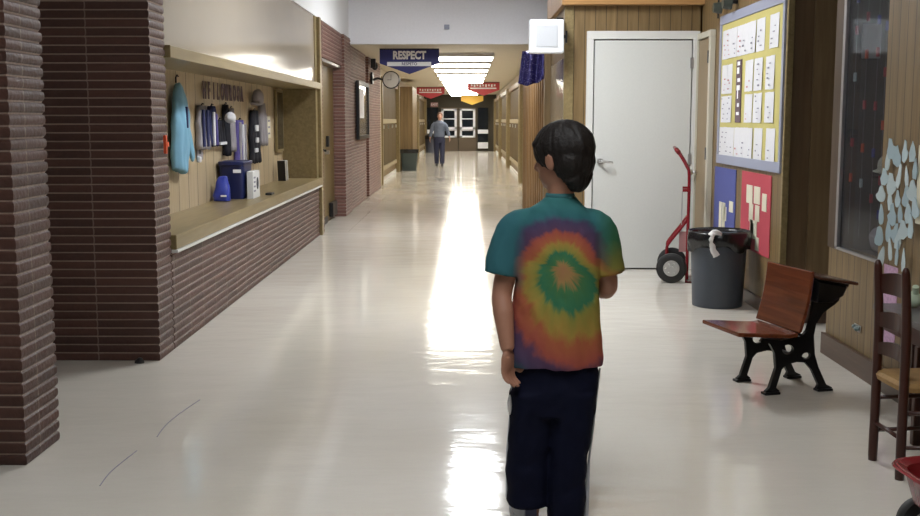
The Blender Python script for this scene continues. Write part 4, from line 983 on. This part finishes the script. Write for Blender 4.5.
# hair cap
mb = MB()
def hq(v): return HC+HR @ Vector(v)
mb.ball(hq((0, -.014, .037)), .091, .113, .096, R=HR, n=28, m=18)
mb.ball(hq((0, -.050, -.008)), .084, .070, .074, R=HR, n=28, m=18)
mb.tube([hq((-.02, -.060, -.05)), hq((.0, -.058, -.085)), hq((.0, -.052, -.112))], [.045, .034, .018], smooth=3)
mb.tube([hq((.03, -.058, -.05)), hq((.02, -.056, -.085)), hq((.012, -.05, -.105))], [.045, .032, .016], smooth=3)
for q in (-1, 1): mb.tube([hq((q*.070, .040, .045)), hq((q*.074, .026, .012)), hq((q*.073, .020, -.018))], [.018, .013, .004], smooth=3)
mb.tube([hq((-.058, .055, .050)), hq((-.03, .082, .052)), hq((.0, .092, .050)), hq((.03, .082, .052)), hq((.058, .055, .050))], [.016, .014, .013, .014, .016], smooth=4)
def hair_d(c):
    l = HR.transposed() @ (c-HC)
    a = math.atan2(l.x, -l.y)
    return .004*noise.noise(Vector((a*7, l.z*14, 1.3)))+.0022*noise.noise(Vector((a*16, l.z*40, 4)))
blob(mb, 'hair', 'hair', boy, .005, 4, disp=hair_d)
# shirt: origin at the middle of the spiral
SO = Vector((.026, 0, .925))
mb = MB()
mb.sect([(.006, .005, .572, .168, .108), (.006, .005, .60, .168, .110), (.008, .003, .68, .160, .110), (.010, .0, .78, .150, .106), (.014, 0, .88, .143, .102), (.014, .0, .97, .148, .102), (.012, .0, 1.04, .150, .096), (.012, 0, 1.085, .135, .088), (.014, -.002, 1.118, .100, .074), (.016, -.004, 1.142, .066, .060), (.018, -.006, 1.158, .054, .054)], n=40, p=2.5)
mb.tube([(-.07, 0, 1.065), (-.128, .003, 1.045), (-.160, -.004, .97), (-.179, -.014, .888)], [.058, .066, .066, .064], n=24, smooth=4)
mb.tube([(.09, 0, 1.065), (.150, .005, 1.045), (.176, .012, .97), (.190, .018, .892)], [.058, .064, .060, .058], n=24, smooth=4)
mb.v = [tuple(Vector(v)-SO) for v in mb.v]
def fold(c):
    return .0045*noise.noise(Vector((c.x*16, c.y*9, c.z*7)))+.003*noise.noise(Vector((c.x*34+c.z*12, c.y*14, c.z*18)))+(.004*math.sin(c.x*38+1)*max(0, min(1, (-c.z-.12)*5)))
blob(mb, 'tie_dye_shirt', 'tiedye', boy, .0055, 5, disp=fold, loc=SO)
mb = MB().sect([(.019, -.006, 1.150, .052, .052), (.020, -.007, 1.166, .0505, .051), (.020, -.007, 1.172, .048, .049)], n=32); mb.build('collar', mat('teal ribbing', (.03, .13, .14), .85), boy, True)
# pants
mb = MB()
mb.sect([(.008, .005, .80, .12, .09), (.008, .003, .66, .138, .088), (.010, .003, .58, .146, .088), (.010, .003, .54, .153, .092), (.008, 0, .46, .152, .096), (.006, 0, .40, .148, .096)], n=36, p=2.6)
mb.sect([(-.070, 0, .48, .078, .095), (-.074, 0, .36, .080, .088), (-.084, -.0, .24, .076, .085), (-.086, -.005, .12, .072, .085), (-.084, -.008, .072, .072, .085)], n=26, p=2.6)
mb.sect([(.078, 0, .48, .078, .095), (.066, -.01, .36, .074, .088), (.056, -.02, .24, .068, .085), (.053, -.025, .12, .066, .085), (.050, -.03, .012, .066, .090)], n=26, p=2.6)
blob(mb, 'track_pants', 'pants', boy, .0065, 5, disp=lambda c: .006*noise.noise(Vector((c.x*10, c.y*8, c.z*13)))+.003*noise.noise(c*28))
MB().tube([(-.140, -.01, .56), (-.146, -.012, .42), (-.157, -.01, .26), (-.158, -.01, .09)], .0035, n=8, smooth=4).build('side_piping', 'stripe', boy, True)
MB().tube([(.165, -.01, .56), (.146, -.015, .36), (.130, -.03, .24), (.124, -.03, .12), (.121, -.035, .02)], [.0035, .0035, .004, .009, .009], n=8, smooth=4).build('side_piping', 'stripe', boy, True)
MB().ball((-.148, -.02, .43), .010, .03, .036, n=16, m=10).build('pocket_lining', 'tissue', boy, True)
for x, y, rz in ((-.088, .02, .15), (.052, .0, -.1)):
    Rz = Matrix.Rotation(rz, 3, 'Z')
    mb = MB(); rings = []
    mb.sect([(0, .03, .022, .044, .112), (0, .028, .05, .042, .105), (0, .0, .075, .038, .070), (0, -.025, .095, .034, .045)], n=28, p=2.5)
    mb.v = [tuple(Rz @ Vector(v)+Vector((x, y, 0))) for v in mb.v]
    sh = mb.build('shoe', 'shoe', boy, 'auto')
    mb = MB().sect([(0, .03, .0, .046, .116), (0, .03, .022, .048, .118)], n=28, p=2.5); mb.v = [tuple(Rz @ Vector(v)+Vector((x, y, 0))) for v in mb.v]; mb.build('sole', 'whitecloth', sh, 'auto')
    mb = MB().box(-.02, -.090, .03, .02, -.074, .075); mb.v = [tuple(Rz @ Vector(v)+Vector((x, y, 0))) for v in mb.v]; mb.build('heel_tab', 'shoe_dark', sh)

# ---------------------------------------------- the adult walking towards us
ad = thing('person', 'person in a blue grey shirt and navy trousers walking down the corridor', 'person', (-.86, 34.4, 0))
FR = Matrix.Rotation(PI, 3, 'Z')
hc = Vector((.02, 0, 1.535))
mb = MB(); head(mb, hc, FR, 1.05)
mb.tube([(.01, 0, 1.34), (.015, 0, 1.46)], [.05, .05], n=16)
mb.sect([(0, 0, .80, .16, .11), (0, 0, .95, .155, .105), (0, 0, 1.15, .16, .11), (0, 0, 1.3, .17, .10), (0, 0, 1.37, .10, .07)], n=24)
mb.tube([(-.15, 0, 1.32), (-.24, 0, 1.08), (-.29, -.03, .86)], [.05, .042, .028], n=14, smooth=3); hand(mb, (-.29, -.03, .86), (-.1, -.1, -1), (1, 0, 0), (0, -1, 0), 1.05, .5)
mb.tube([(.15, 0, 1.32), (.24, 0, 1.10), (.32, -.04, .88)], [.05, .042, .028], n=14, smooth=3); hand(mb, (.32, -.04, .88), (.15, -.1, -1), (-1, 0, 0), (0, -1, 0), 1.05, .5)
for x, y in ((-.085, .10), (.09, -.12)):
    mb.tube([(x, 0, .85), (x, y*.35, .48), (x, y, .10)], [.09, .06, .04], n=14, smooth=3); mb.tube([(x, y+.05, .04), (x, y-.12, .035)], [.035, .03], n=12)
blob(mb, 'body', 'skin_pale', ad, .011, 3)
mb = MB().ball(hc+Vector((0, .02, .045)), .09, .095, .085).ball(hc+Vector((0, .045, -.02)), .078, .06, .08); blob(mb, 'hair', 'hair_far', ad, .011, 2)
mb = MB().sect([(0, 0, .90, .175, .125), (0, 0, 1.05, .165, .118), (0, 0, 1.2, .18, .122), (0, 0, 1.32, .185, .11), (.005, 0, 1.385, .10, .075), (.01, 0, 1.41, .06, .06)], n=28)
mb.tube([(-.12, 0, 1.32), (-.19, 0, 1.25), (-.245, 0, 1.08), (-.285, -.03, .90)], [.06, .066, .058, .045], n=16, smooth=3)
mb.tube([(.12, 0, 1.32), (.19, 0, 1.25), (.25, 0, 1.10), (.31, -.04, .92)], [.06, .066, .058, .045], n=16, smooth=3)
blob(mb, 'shirt', 'shirt_far', ad, .011, 3, disp=lambda c: .006*noise.noise(c*14))
mb = MB().sect([(0, 0, .93, .16, .115), (0, 0, .80, .175, .12), (0, 0, .72, .165, .11)], n=28)
for x, y in ((-.085, .10), (.09, -.12)): mb.tube([(x, 0, .86), (x, y*.35, .48), (x, y, .06)], [.098, .082, .068], n=16, smooth=3)
blob(mb, 'trousers', 'pants_far', ad, .011, 3)
for x, y in ((-.085, .10), (.09, -.12)): MB().sect([(x, y-.05, .0, .045, .14), (x, y-.05, .05, .042, .13), (x, y-.0, .09, .035, .06)], n=20, p=2.4).build('shoe', 'black', ad, 'auto')

bpy.data.scenes.remove(SHOP)
